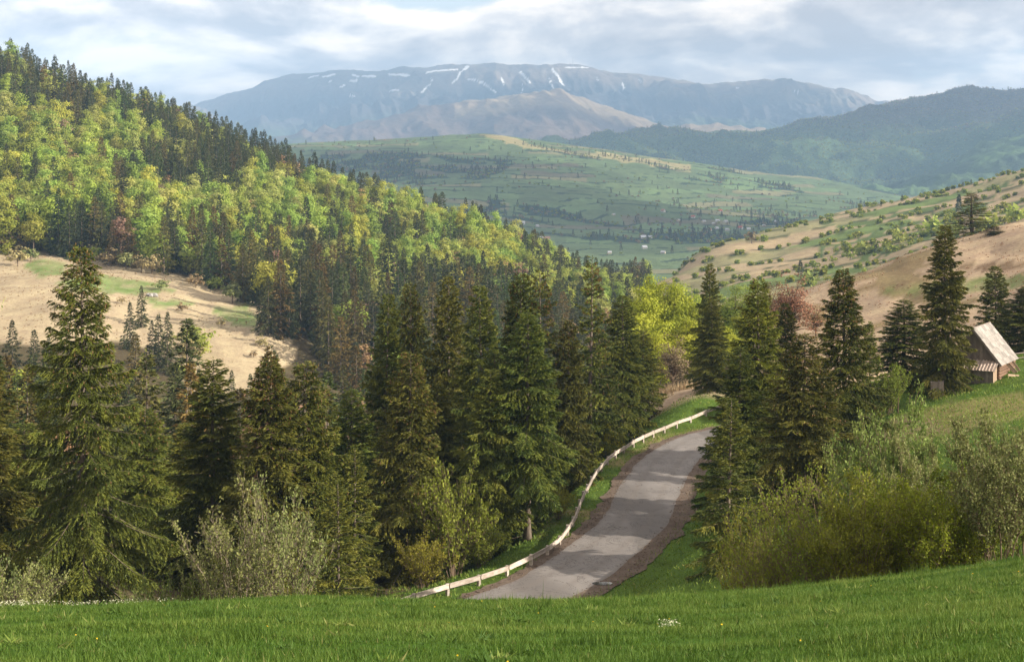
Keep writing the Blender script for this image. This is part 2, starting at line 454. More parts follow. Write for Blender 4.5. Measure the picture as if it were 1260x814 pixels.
# behind the crest lines
for px in (-200, 0, 200, 400):
    cp(px, {-200: 150, 0: 170, 200: 230, 400: 290}[px], 1250)
for px in (500, 600, 700, 800): cp(px, 390, 1200)
for px in (-250, 0, 300, 600, 830): cp(px, 400, 1800)
for px in (950, 1100, 1260, 1400): cp(px, 330, 1800)
C_ = np.array(ctrl)
tps_near = TPS(warp(C_[:, 0], C_[:, 1]), C_[:, 2], 2e-4)
CREST = 45.0
def Zn(x, y, noise=True):
    x = np.atleast_1d(np.asarray(x, float)); y = np.atleast_1d(np.asarray(y, float))
    z = tps_near(warp(x, y))
    zf = field_z(x, y)
    crest = CREST + 1.6 * (fbm(x * 0.12 + 3, y * 0 + 1, 3, 5) - 0.5)
    z = lerp(zf, z, sstep(crest - 1.0, crest + 9, y))
    if noise:
        far = sstep(60, 260, y)
        z = z + (fbm(x * 0.02, y * 0.02, 4, 11) - 0.5) * 7 * far + (fbm(x * 0.16 + 4, y * 0.45, 3, 23) - 0.5) * 0.42 * (1 - sstep(44, 52, y)) * sstep(8, 18, y) + (fbm(x * 0.11, y * 0.11, 3, 21) - 0.5) * (0.35 + 1.4 * far) * sstep(-5, 20, y)
    near = (y < 215) & (y > 50) & (x > -60) & (x < 110)
    if near.any():
        d, side, par = seg_dist(x[near], y[near], road_c[::6])
        zr = np.interp(par, np.arange(len(road_c[::6])), road_c[::6, 2])
        hw = np.where(side > 0, 6.4, 6.6)
        w = 1 - sstep(hw, hw + 4.5, d)
        z[near] = lerp(z[near], zr - 0.05 + 0.05 * (fbm(x[near] * 0.7, y[near] * 0.7, 2, 31) - .5) * sstep(4.5, 6.5, d), w)
    return z
def Z1(x, y): return float(Zn(x, y)[0])
def proj(x, y, z):
    return 630 + F0 * x / y, HOR - F0 * z / y

NU, NV = 430, 500
us = np.linspace(-0.62, 0.62, NU); vs = np.linspace(math.log(9), math.log(1860), NV)
UU, VV = np.meshgrid(us, vs)
gy = (np.exp(VV) - APEX).ravel(); gx = (UU * np.exp(VV)).ravel()
gz = Zn(gx, gy)
def grid_faces(nu, nv):
    i = np.arange(nu * nv).reshape(nv, nu)
    return np.stack([i[:-1, :-1], i[:-1, 1:], i[1:, 1:], i[1:, :-1]], -1).reshape(-1, 4)

MEADOW = [(-300, 290), (0, 310), (60, 308), (120, 314), (165, 322), (230, 338), (275, 352), (318, 372), (352, 408), (362, 440), (330, 462), (300, 482), (235, 490), (215, 440), (150, 420), (60, 425), (0, 420), (-300, 420)]
def smooth_rgb(c): return np.array(c, float)
TAN, GRASS, FLOOR, BROWN = map(smooth_rgb, ((0.40, 0.325, 0.21), (0.105, 0.185, 0.030), (0.085, 0.068, 0.036), (0.415, 0.315, 0.21)))
def cover_near(x, y, z):
    px, py = proj(x, np.maximum(y, 2), z)
    n1 = fbm(x * 0.05, y * 0.05, 4, 41); n2 = fbm(x * 0.25, y * 0.25, 3, 51)
    jx, jy = px + (n1 - 0.5) * 30, py + (n2 - 0.5) * 10
    c = np.tile(FLOOR, (len(x), 1))
    def put(mask, col, soft=None):
        w = mask.astype(float)[:, None] if soft is None else np.clip(soft, 0, 1)[:, None]
        c[:] = lerp(c, np.asarray(col), w)
    far = y > 230
    left = far & (px < 760)
    put(left & in_poly(jx, jy, MEADOW), TAN)
    for poly in ([(30, 323), (85, 320), (75, 338), (45, 340)], [(72, 345), (120, 338), (160, 342), (205, 352), (215, 360), (170, 362), (130, 360), (90, 358)],
                 [(178, 366), (230, 370), (238, 376), (200, 377), (182, 374)], [(255, 378), (300, 375), (318, 392), (315, 402), (285, 398), (262, 388)], [(280, 368), (312, 372), (300, 378)]):
        put(left & in_poly(jx * 0.5 + px * 0.5, jy * 0.6 + py * 0.4, poly), (0.135, 0.215, 0.055), (in_poly(jx * 0.5 + px * 0.5, jy * 0.6 + py * 0.4, poly) & left) * np.clip(.45 + 1.1 * (n2 - .3), .2, .95))
    # near ground: field, bank and verges are green, rougher and dead grass in patches
    put((y < 52), (0.050, 0.105, 0.012))
    nearm = (y >= 52) & (y < 232) & (x > -8)
    k1 = (n1 + (n2 - .5) * .35)
    put(nearm, (0.075, 0.125, 0.022)); put(nearm, (0.21, 0.175, 0.085), sstep(.62, .72, k1) * nearm)
    # brown field on the right and the strip beyond the rail
    brown = (y > 196) & (y < 470) & (px > 740) & ~((px < 950) & (y > 245))
    put(brown, BROWN)
    put(brown & (n1 > 0.62), (0.26, 0.20, 0.105))
    put(brown & in_poly(px, py + (n2 - .5) * 6, [(1068, 360), (1110, 352), (1260, 338), (1330, 335), (1330, 352), (1200, 358), (1130, 362)]), (0.145, 0.20, 0.055), in_poly(px + (n2 - .5) * 30, py + (n2 - .5) * 10, [(1068, 360), (1110, 352), (1260, 338), (1330, 335), (1330, 352), (1200, 358), (1130, 362)]) * brown * np.clip(.25 + 1.3 * (n2 - .2), .1, .95))
    put(brown & in_poly(px, py + (n2 - .5) * 6, [(1180, 330), (1220, 322), (1330, 318), (1330, 328), (1200, 334)]), (0.20, 0.14, 0.085))
    put((y > 120) & (y < 150) & (x > 38) & (n1 > 0.66), (0.20, 0.18, 0.07))
    # terraced hill: strips of dead grass, grass and hedge lines along the contours
    ter = (y > 560) & (px > 760)
    a = 0.35
    s = (y * math.cos(a) - x * math.sin(a) + (n1 - 0.5) * 22) / 42
    fr = s - np.floor(s)
    hh = hash2(np.floor(s), np.floor((x * math.cos(a) + y * math.sin(a) + 40 * hash2(np.floor(s), s * 0, 3)) / 95), 77)
    tcol = np.where((hh < 0.58)[:, None], [0.37, 0.29, 0.175], np.where((hh < 0.74)[:, None], [0.15, 0.205, 0.06], [0.27, 0.25, 0.125]))
    put(ter, tcol); c[ter] = tcol[ter]
    put(ter & (fr > 0.90), (0.075, 0.085, 0.032))
    put(ter & (n1 > 0.60) & (px > 1010), (0.10, 0.14, 0.04))
    # forest floor of the left hill stays dark
    return c
gc = cover_near(gx, gy, gz)
me = new_mesh('ground', np.stack([gx, gy, gz], 1), grid_faces(NU, NV), True, {'cover': gc}, [MAT['ground']])
ground = link('ground', me, kind='structure')

# ------------------------------------------------------------------ far hills and mountains (each its own sheet at its own distance)
def hill(name, pts, px0, px1, d0, d1, nu, nv, relief, cover, material, reg=2e-4, post=None):
    P = np.array([W(*p) for p in pts])
    wf = lambda x, y: np.stack([2.2 * x / y, 2.0 * np.log(y / d0)], 1)
    t = TPS(wf(P[:, 0], P[:, 1]), P[:, 2], reg)
    u = np.linspace((px0 - 630) / F0, (px1 - 630) / F0, nu); v = np.linspace(math.log(d0), math.log(d1), nv)
    U, V = np.meshgrid(u, v)
    y = np.exp(V).ravel(); x = (U * np.exp(V)).ravel()
    zf = lambda x, y: t(wf(x, y)) + relief(x, y)
    z = zf(x, y)
    px, py = proj(x, y, z)
    c = cover(x, y, z, px, py)
    me = new_mesh(name, np.stack([x, y, z], 1), grid_faces(nu, nv), True, {'cover': c}, [material])
    return link(name, me, kind='structure'), zf

# green farmed hill across the valley
SKF = [(250, 188), (380, 178), (430, 176), (470, 174), (520, 172), (570, 168), (598, 165), (640, 172), (700, 181), (760, 188), (800, 196), (840, 199), (880, 207), (940, 213), (1000, 219), (1050, 229), (1120, 242), (1250, 262), (1400, 275)]
ptsF = [(px, py, 4000 if px < 900 else 4300) for px, py in SKF] + [(px, py + 30, 5200) for px, py in SKF[::2]]
ptsF += [(300, 215, 3300), (450, 205, 3400), (600, 196, 3550), (720, 206, 3500), (850, 226, 3500), (960, 236, 3600), (1080, 250, 3500), (1300, 285, 3300),
         (300, 262, 2600), (500, 248, 2700), (650, 246, 2750), (780, 262, 2700), (900, 266, 2800), (1000, 266, 2900), (1150, 280, 2700),
         (300, 315, 2050), (550, 302, 2100), (700, 303, 2150), (800, 312, 2100), (900, 296, 2250), (1000, 292, 2300), (1200, 310, 2100),
         (300, 370, 1500), (600, 370, 1500), (800, 380, 1500), (1000, 370, 1500), (1300, 360, 1500)]
def reliefF(x, y): return (fbm(x / 420, y / 520, 4, 61) - 0.5) * 55 * sstep(1900, 2600, y) * (1 - 0.7 * sstep(3600, 3950, y)) + (fbm(x / 90, y / 120, 3, 66) - .5) * 9
def coverF(x, y, z, px, py):
    n1 = fbm(x / 260, y / 260, 4, 71); n2 = fbm(x / 60, y / 60, 3, 75)
    c = np.tile(np.array((0.105, 0.150, 0.065)), (len(x), 1))
    a = -0.35
    s = (py - 0.10 * px + (n1 - 0.5) * 26) / 4.2
    s = (z * 0.9 + y * 0.07 + (n1 - .5) * 40) / 11
    k = np.floor(s); h = hash2(k, np.floor((x + 300 * hash2(k, k * 0, 5)) / (160 + 0 * x)), 9)
    c = np.where((h < 0.13)[:, None], np.array((0.19, 0.185, 0.095)), c)
    c = np.where(((h > 0.22) & (h < 0.42))[:, None], np.array((0.125, 0.185, 0.075)), c)
    c = np.where(((h > 0.93))[:, None], np.array((0.13, 0.125, 0.075)), c)
    c = np.where(((s - k > 0.84) & (n2 > 0.42))[:, None], np.array((0.035, 0.055, 0.028)), c)
    # woods
    wd = in_poly(px + (n2 - .5) * 30, py + (n1 - .5) * 16, [(400, 192), (470, 186), (560, 190), (640, 196), (600, 220), (520, 222), (440, 218), (400, 210)]) & (n2 > 0.40)
    wd |= (n1 > 0.60) & (n2 > 0.40) & (py > 190)
    wd |= in_poly(px, py, [(640, 178), (700, 182), (790, 200), (860, 214), (1000, 232), (1000, 238), (850, 222), (740, 200)]) & (n2 > 0.5)
    c = np.where(wd[:, None], np.array((0.030, 0.052, 0.026)), c)
    tan = in_poly(px, py + (n2 - .5) * 8, [(585, 164), (605, 164), (650, 176), (690, 184), (760, 190), (850, 204), (850, 212), (740, 196), (640, 182)]) & (n2 > 0.38)
    c = np.where(tan[:, None], np.array((0.27, 0.235, 0.11)), c)
    # field drains and lanes stay as thin pale or dark lines
    return c * (0.8 + 0.4 * n2[:, None])
hillF, zF = hill('valley_hill', ptsF, 100, 1400, 1500, 5200, 560, 300, reliefF, coverF, MAT['far_ground'])

# dark forested mountain on the right
SKR = [(500, 235), (600, 220), (680, 200), (740, 182), (780, 170), (800, 163), (830, 158), (870, 161), (900, 165), (960, 162), (985, 153), (1000, 149), (1050, 141), (1090, 129), (1130, 124), (1170, 125), (1190, 118), (1215, 113), (1240, 117), (1260, 118), (1400, 110)]
ptsR = [(px, py, 6600) for px, py in SKR] + [(px, py + 45, 7600) for px, py in SKR[::2]] + [(px, 262, 4400) for px in (500, 700, 900, 1100, 1300)]
ptsR += [(800, 195, 5900), (900, 200, 5800), (1000, 196, 5700), (1080, 178, 5800), (1150, 205, 5200), (1060, 226, 5050), (1200, 192, 5000), (1260, 168, 5000), (1380, 140, 5000), (960, 232, 5000), (1120, 190, 5600), (1240, 150, 5900)]
def reliefR(x, y):
    k = sstep(4500, 5100, y) * (1 - 0.75 * sstep(6250, 6560, y))
    return (ridged((x * 0.8 + y * 0.45) / 520, (y - x * 0.3) / 900, 4, 81) - 0.62) * 300 * k + (fbm(x / 28, y / 28, 2, 85) - 0.5) * 16
def coverR(x, y, z, px, py):
    n1 = fbm(x / 330, y / 330, 4, 91)
    t = sstep(60, 240, z + (n1 - .5) * 140)[:, None]
    return lerp(np.array((0.075, 0.115, 0.040)), np.array((0.085, 0.075, 0.055)), t) * (0.7 + 0.6 * n1[:, None])
hillR, zR = hill('forested_mountain', ptsR, 480, 1400, 4400, 7600, 460, 240, reliefR, coverR, MAT['mountain'], 1e-6)

# nearer wooded spur in front of it
SKS = [(900, 280), (1000, 268), (1060, 256), (1090, 247), (1120, 236), (1160, 217), (1200, 194), (1230, 178), (1260, 165), (1330, 140), (1420, 118)]
ptsS = [(px, py, 5000) for px, py in SKS] + [(px, py + 40, 5700) for px, py in SKS[::2]] + [(px, 285, 4000) for px in (900, 1050, 1200, 1400)]
def reliefS(x, y):
    k = sstep(4050, 4400, y) * (1 - 0.8 * sstep(4800, 4990, y))
    return (ridged((x * 0.9 + y * 0.3) / 300, (y - x * 0.3) / 700, 4, 181) - 0.62) * 150 * k + (fbm(x / 22, y / 22, 2, 185) - 0.5) * 12
def coverS(x, y, z, px, py):
    n1 = fbm(x / 200, y / 200, 4, 191); n2 = fbm(x / 26, y / 26, 3, 193)
    return lerp(np.array((0.085, 0.135, 0.050)), np.array((0.055, 0.085, 0.042)), sstep(.4, .62, n1)[:, None]) * (0.6 + 0.8 * n2[:, None])
hillS, zS = hill('wooded_spur', ptsS, 880, 1400, 4000, 5700, 260, 150, reliefS, coverS, MAT['mountain'], 1e-6)

# rounded lilac-brown spur before the high mountain
SKL = [(250, 200), (330, 185), (420, 167), (470, 148), (550, 133), (600, 124), (630, 118), (660, 115), (700, 117), (740, 128), (770, 138), (800, 149), (830, 158), (880, 168), (960, 178), (1100, 190)]
ptsL = [(px, py, 9300) for px, py in SKL] + [(px, py + 40, 10400) for px, py in SKL[::2]] + [(px, 200, 7200) for px in (250, 400, 600, 800, 1000)]
ptsL += [(600, 150, 8500), (680, 145, 8500), (760, 162, 8400), (500, 168, 8400)]
def reliefL(x, y):
    k = sstep(7400, 8200, y) * (1 - 0.8 * sstep(8900, 9250, y))
    return (ridged((x + y * 0.2) / 620, (y) / 1200, 4, 101) - 0.6) * 220 * k + (fbm(x / 60, y / 60, 2, 105) - .5) * 22
def coverL(x, y, z, px, py):
    n1 = fbm(x / 500, y / 500, 4, 111)
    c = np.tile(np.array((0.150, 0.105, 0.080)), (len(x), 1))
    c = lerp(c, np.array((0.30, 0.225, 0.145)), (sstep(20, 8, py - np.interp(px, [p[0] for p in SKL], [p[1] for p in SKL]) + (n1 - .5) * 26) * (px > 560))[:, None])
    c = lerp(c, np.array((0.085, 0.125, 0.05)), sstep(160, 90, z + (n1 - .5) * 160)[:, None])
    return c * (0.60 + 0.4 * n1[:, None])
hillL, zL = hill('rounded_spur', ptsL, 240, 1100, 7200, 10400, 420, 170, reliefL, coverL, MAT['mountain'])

# high bare mountain with old snow
SKM = [(-100, 215), (100, 185), (200, 150), (250, 128), (300, 113), (340, 99), (380, 93), (440, 91), (470, 93), (490, 88), (530, 86), (570, 84), (600, 83), (650, 84), (680, 81), (720, 82), (750, 91), (780, 92), (830, 100), (880, 104), (945, 101), (1000, 106), (1040, 115), (1090, 134), (1150, 160), (1250, 190), (1400, 215)]
ptsM = [(px, py, 12000) for px, py in SKM] + [(px, py + 40, 13600) for px, py in SKM[::2]] + [(px, 192, 9400) for px in (0, 250, 450, 650, 850, 1050, 1300)]
ptsM += [(400, 128, 11200), (560, 116, 11300), (700, 112, 11300), (850, 134, 11100), (960, 128, 11100), (300, 150, 10800), (480, 158, 10400)]
def reliefM(x, y):
    k = sstep(9600, 10600, y) * (1 - 0.86 * sstep(11350, 11950, y))
    return (ridged((x + 0.25 * y) / 900, y / 1900, 5, 121) - 0.6) * 520 * k + (ridged(x / 260, y / 900, 3, 128) - .6) * 150 * sstep(9600, 10600, y) * (1 - .8 * sstep(11500, 11980, y)) + (fbm(x / 130, y / 130, 3, 125) - .5) * 34
SNOW = [((525, 89), (563, 85), 1.3), ((557, 101), (571, 86), 1.6), ((571, 86), (575, 83), 2.4), ((640, 89), (652, 102), 1.9), ((680, 86), (693, 104), 1.7), ((576, 97), (594, 101), 0.9), ((594, 101), (609, 113), 1.1),
        ((520, 113), (528, 103), 1.1), ((530, 100), (532, 97), 1.3), ((478, 91), (503, 93), 1.7), ((434, 92), (440, 94), 1.6), ((446, 93), (460, 94), 1.9), ((432, 100), (440, 98), 1.5), ((616, 97), (620, 106), 1.2),
        ((766, 102), (767, 109), 1.6), ((676, 97), (683, 110), 0.8), ((642, 105), (643, 114), 0.8), ((695, 83), (722, 83), 1.2), ((380, 95), (391, 93), 1.2), ((398, 94), (412, 92), 1.5), ((404, 101), (408, 99), 1.2),
        ((478, 112), (494, 110), 1.0), ((430, 117), (436, 118), 0.9), ((735, 96), (736, 99), 0.9), ((786, 98), (790, 101), 1.1), ((420, 108), (424, 104), 1.2), ((978, 113), (983, 114), 1.1), ((905, 108), (908, 108), 0.9)]
def coverM(x, y, z, px, py):
    n3 = fbm(x / 70, y / 90, 3, 137); n3b = fbm(x / 60, y / 80, 3, 139)
    n1 = fbm(x / 700, y / 700, 4, 131); n2 = fbm(x / 160, y / 160, 3, 135)
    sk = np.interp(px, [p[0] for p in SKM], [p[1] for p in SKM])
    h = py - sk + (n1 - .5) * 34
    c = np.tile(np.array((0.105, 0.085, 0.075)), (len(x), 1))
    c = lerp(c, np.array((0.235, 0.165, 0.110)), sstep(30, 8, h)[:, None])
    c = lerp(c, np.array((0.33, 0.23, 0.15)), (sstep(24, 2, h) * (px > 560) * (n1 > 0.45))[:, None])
    c = lerp(c, np.array((0.10, 0.13, 0.06)), sstep(330, 180, z + (n1 - .5) * 260)[:, None])
    c = lerp(c, np.array((0.26, 0.20, 0.14)), (in_poly(px + (n2 - .5) * 14, py + (n1 - .5) * 8, [(975, 112), (1010, 110), (1060, 122), (1010, 132), (985, 128)]))[:, None])
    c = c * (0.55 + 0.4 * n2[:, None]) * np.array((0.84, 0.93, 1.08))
    for (a, b, r) in SNOW:
        d, _, _ = seg_dist(px + (n3 - .5) * 5, py + (n3b - .5) * 3, [a, b])
        c = np.where((d < r * (0.25 + 0.9 * n2))[:, None], np.array((0.68, 0.70, 0.72)), c)
    return c
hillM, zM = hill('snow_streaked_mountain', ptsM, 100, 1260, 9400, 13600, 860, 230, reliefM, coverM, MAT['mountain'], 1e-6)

# ------------------------------------------------------------------ road, shoulders, puddle
def ribbon(name, line, left, right, lift, material, seedv, rough_edge, i0=0, i1=None, cross=6):
    P = line[i0:i1]
    tg = np.gradient(P[:, :2], axis=0); tg /= np.linalg.norm(tg, axis=1)[:, None]
    nrm = np.stack([-tg[:, 1], tg[:, 0]], 1)        # to the left of travel
    s = np.arange(len(P)) * 0.5
    l = left + (fbm(s * 0.33, s * 0 + seedv, 5, seedv, .75) - 0.5) * rough_edge
    r = right + (fbm(s * 0.33, s * 0 + seedv + 9, 5, seedv + 1, .75) - 0.5) * rough_edge
    t = np.linspace(0, 1, cross)
    off = l[:, None] * (1 - t) - r[:, None] * t
    x = P[:, 0:1] + nrm[:, 0:1] * off; y = P[:, 1:2] + nrm[:, 1:2] * off
    z = np.repeat(P[:, 2:3], cross, 1) + lift + 0.03 * (1 - (2 * t - 1) ** 2)[None, :]
    me = new_mesh(name, np.stack([x, y, z], -1).reshape(-1, 3), grid_faces(cross, len(P)), True, {'edge': np.tile(np.abs(2 * t - 1), len(P))}, [material])
    return link(name, me, kind='structure')
def road_mat():
    m, n, l, out = mat_new('worn_asphalt')
    f = tex_noise(n, l, 0.35, 5, 0.6); g = tex_noise(n, l, 9, 4, 0.7); p = tex_noise(n, l, 0.12, 2, 0.5, stretch=(1, 0.3, 1))
    c = ramp_node(n, l, f, [(0.3, (0.195, 0.182, 0.174)), (0.7, (0.270, 0.252, 0.238))])
    c = mixc(n, l, math_node(n, l, 'MULTIPLY', g, 0.5), c, (0.14, 0.125, 0.115))
    c = mixc(n, l, ramp_node(n, l, p, [(0.55, (0, 0, 0)), (0.60, (1, 1, 1))]), c, (0.150, 0.138, 0.130))
    e_ = attr(n, 'edge')
    c = mixc(n, l, ramp_node(n, l, e_, [(0.25, (0, 0, 0)), (0.42, (0.45, 0.45, 0.45)), (0.60, (0, 0, 0)), (0.86, (0, 0, 0)), (1.0, (0.7, 0.7, 0.7))]), c, (0.165, 0.145, 0.130))
    # cracks: thin dark lines where a distorted band passes through zero
    w = tex_noise(n, l, 0.22, 5, 0.75, dist=1.4)
    k = math_node(n, l, 'ABSOLUTE', math_node(n, l, 'SUBTRACT', w, 0.5))
    c = mixc(n, l, ramp_node(n, l, k, [(0.0, (0.8, 0.8, 0.8)), (0.012, (0, 0, 0))]), c, (0.05, 0.045, 0.04))
    bsdf(n, l, out, c, 0.8, 0.3, g, 0.3, 0.01)
    return m
def gravel_mat():
    m, n, l, out = mat_new('dirt_shoulder')
    f = tex_noise(n, l, 0.6, 6, 0.65); g = tex_noise(n, l, 6, 4, 0.7)
    c = ramp_node(n, l, f, [(0.3, (0.105, 0.080, 0.062)), (0.55, (0.165, 0.130, 0.102)), (0.75, (0.24, 0.195, 0.15))])
    c = mixc(n, l, math_node(n, l, 'MULTIPLY', g, 0.6), c, (0.10, 0.07, 0.055))
    bsdf(n, l, out, c, 0.95, 0.1, g, 0.7, 0.05)
    return m
MAT['asphalt'] = road_mat(); MAT['gravel'] = gravel_mat()
ribbon('dirt_shoulder', road_c, 4.0, 4.8, 0.035, MAT['gravel'], 3, 1.6)
ribbon('road', road_c, 2.95, 3.05, 0.06, MAT['asphalt'], 5, 0.55, cross=8)
m, n, l, out = mat_new('puddle_water'); bsdf(n, l, out, (0.05, 0.05, 0.05), 0.04, 0.6); MAT['puddle'] = m
def puddle(x, y, rx, ry, seedv):
    th = np.linspace(0, 2 * math.pi, 25)[:-1]
    r = 1 + 0.5 * (fbm(np.cos(th) * 1.3 + 5, np.sin(th) * 1.3 + seedv, 3, seedv) - 0.5)
    V = np.stack([x + rx * r * np.cos(th), y + ry * r * np.sin(th), np.full(24, -31.922)], 1)
    V = np.vstack([V, [x, y, -31.922]])
    F = [(i, (i + 1) % 24, 24) for i in range(24)]
    link('puddle', new_mesh('puddle', V, F, False, None, [MAT['puddle']]), kind='structure')
puddle(6.9, 117.3, 0.8, 0.45, 4)

# ------------------------------------------------------------------ guard rail: posts and beams
def build_rail():
    line = smooth_line([(x, y, 0) for x, y in RAIL], 0.25)
    seg = np.concatenate([[0], np.cumsum(np.linalg.norm(np.diff(line[:, :2], axis=0), axis=1))])
    root = bpy.data.objects.new('guard_rail', None); COL.objects.link(root)
    root.location = (line[0][0], line[0][1], -32)
    tag(root, 'long white painted roadside guard rail curving along the left edge of the road', 'guard rail')
    o0 = np.array(root.location)
    pos, s = [], 0.0
    while s < seg[-1]:
        x = np.interp(s, seg, line[:, 0]); y = np.interp(s, seg, line[:, 1])
        pos.append((x, y, Z1(x, y))); s += 3.5
    r_ = random.Random(3)
    tops = [p[2] + 0.74 + r_.uniform(-.08, .08) for p in pos]
    for i, p in enumerate(pos):
        g = Geo(); a = r_.uniform(-.05, .05)
        j = min(i, len(pos) - 2); ang = math.atan2(pos[j + 1][1] - pos[j][1], pos[j + 1][0] - pos[j][0]) + a
        rot = np.array([[math.cos(ang), -math.sin(ang), 0], [math.sin(ang), math.cos(ang), 0], [0, 0, 1]])
        nb = np.array([-math.sin(ang), math.cos(ang)])
        g.box((p[0] + nb[0] * .16 - o0[0], p[1] + nb[1] * .16 - o0[1], (p[2] - 0.4 + tops[i] + 0.14) / 2 - o0[2]), (0.25, 0.22, tops[i] + 0.14 - p[2] + 0.4), rot, 0.96)
        link('post', g.mesh('post', [MAT['rail']]), root)
    for i in range(len(pos) - 1):
        if i in (11,): pass
        g = Geo(); a = np.array([pos[i][0], pos[i][1], tops[i]]); b = np.array([pos[i + 1][0], pos[i + 1][1], tops[i + 1]])
        d = b - a; L = np.linalg.norm(d); ang = math.atan2(d[1], d[0]); e = math.asin(d[2] / L)
        Rz = np.array([[math.cos(ang), -math.sin(ang), 0], [math.sin(ang), math.cos(ang), 0], [0, 0, 1]])
        Ry = np.array([[math.cos(e), 0, -math.sin(e)], [0, 1, 0], [math.sin(e), 0, math.cos(e)]])
        rot = Rz @ Ry
        # shallow channel profile: flat face with two lips
        c = (a + b) / 2 - o0
        nb = rot @ np.array([0, 1, 0]); up = rot @ np.array([0, 0, 1])
        g.box(c, (L - 0.12, 0.08, 0.32), rot)
        g.box(c + up * 0.16 - nb * 0.06, (L - 0.12, 0.05, 0.05), rot); g.box(c - up * 0.16 - nb * 0.06, (L - 0.12, 0.05, 0.05), rot)
        link('rail_beam', g.mesh('rail_beam', [MAT['rail']]), root)
build_rail()

# ------------------------------------------------------------------ trees: shapes
def rand_unit(n, rg):
    v = rg.normal(size=(n, 3)); return v / (np.linalg.norm(v, axis=1)[:, None] + 1e-9)
def tri_leaves(p, d, L, Wd, tone, rg):
    """one slim triangle per entry: base at p, pointing along d"""
    n = len(p)
    w = np.cross(d, rand_unit(n, rg)); w /= np.linalg.norm(w, axis=1)[:, None] + 1e-9
    L = np.broadcast_to(L, (n,))[:, None]; Wd = np.broadcast_to(Wd, (n,))[:, None]
    V = np.stack([p - w * Wd / 2, p + w * Wd / 2, p + d * L], 1).reshape(-1, 3)
    return V, np.arange(3 * n).reshape(-1, 3), np.repeat(np.broadcast_to(tone, (n,)), 3)
def diamond_leaves(p, size, tone, rg, flat=0.0, nrm=None):
    n = len(p)
    d = rand_unit(n, rg); d[:, 2] *= (1 - flat); d /= np.linalg.norm(d, axis=1)[:, None] + 1e-9
    if nrm is not None:
        q = nrm + rand_unit(n, rg) * 0.5; q /= np.linalg.norm(q, axis=1)[:, None] + 1e-9
        d = d - q * (d * q).sum(1)[:, None]; d /= np.linalg.norm(d, axis=1)[:, None] + 1e-9
        w = np.cross(q, d)
        s = (size * (0.7 + 0.6 * rg.random(n)))[:, None]
        V = np.stack([p - d * s * .55, p + w * s * .40, p + d * s * .55, p - w * s * .40], 1).reshape(-1, 3)
        i = np.arange(n)[:, None] * 4
        return V, np.concatenate([i + [0, 1, 2], i + [0, 2, 3]]), np.repeat(np.broadcast_to(tone, (n,)), 4)
    w = np.cross(d, rand_unit(n, rg)); w /= np.linalg.norm(w, axis=1)[:, None] + 1e-9
    s = (size * (0.7 + 0.6 * rg.random(n)))[:, None]
    V = np.stack([p - d * s * .55, p + w * s * .36, p + d * s * .55, p - w * s * .36], 1).reshape(-1, 3)
    i = np.arange(n)[:, None] * 4
    F = np.concatenate([i + [0, 1, 2], i + [0, 2, 3]])
    return V, F, np.repeat(np.broadcast_to(tone, (n,)), 4)

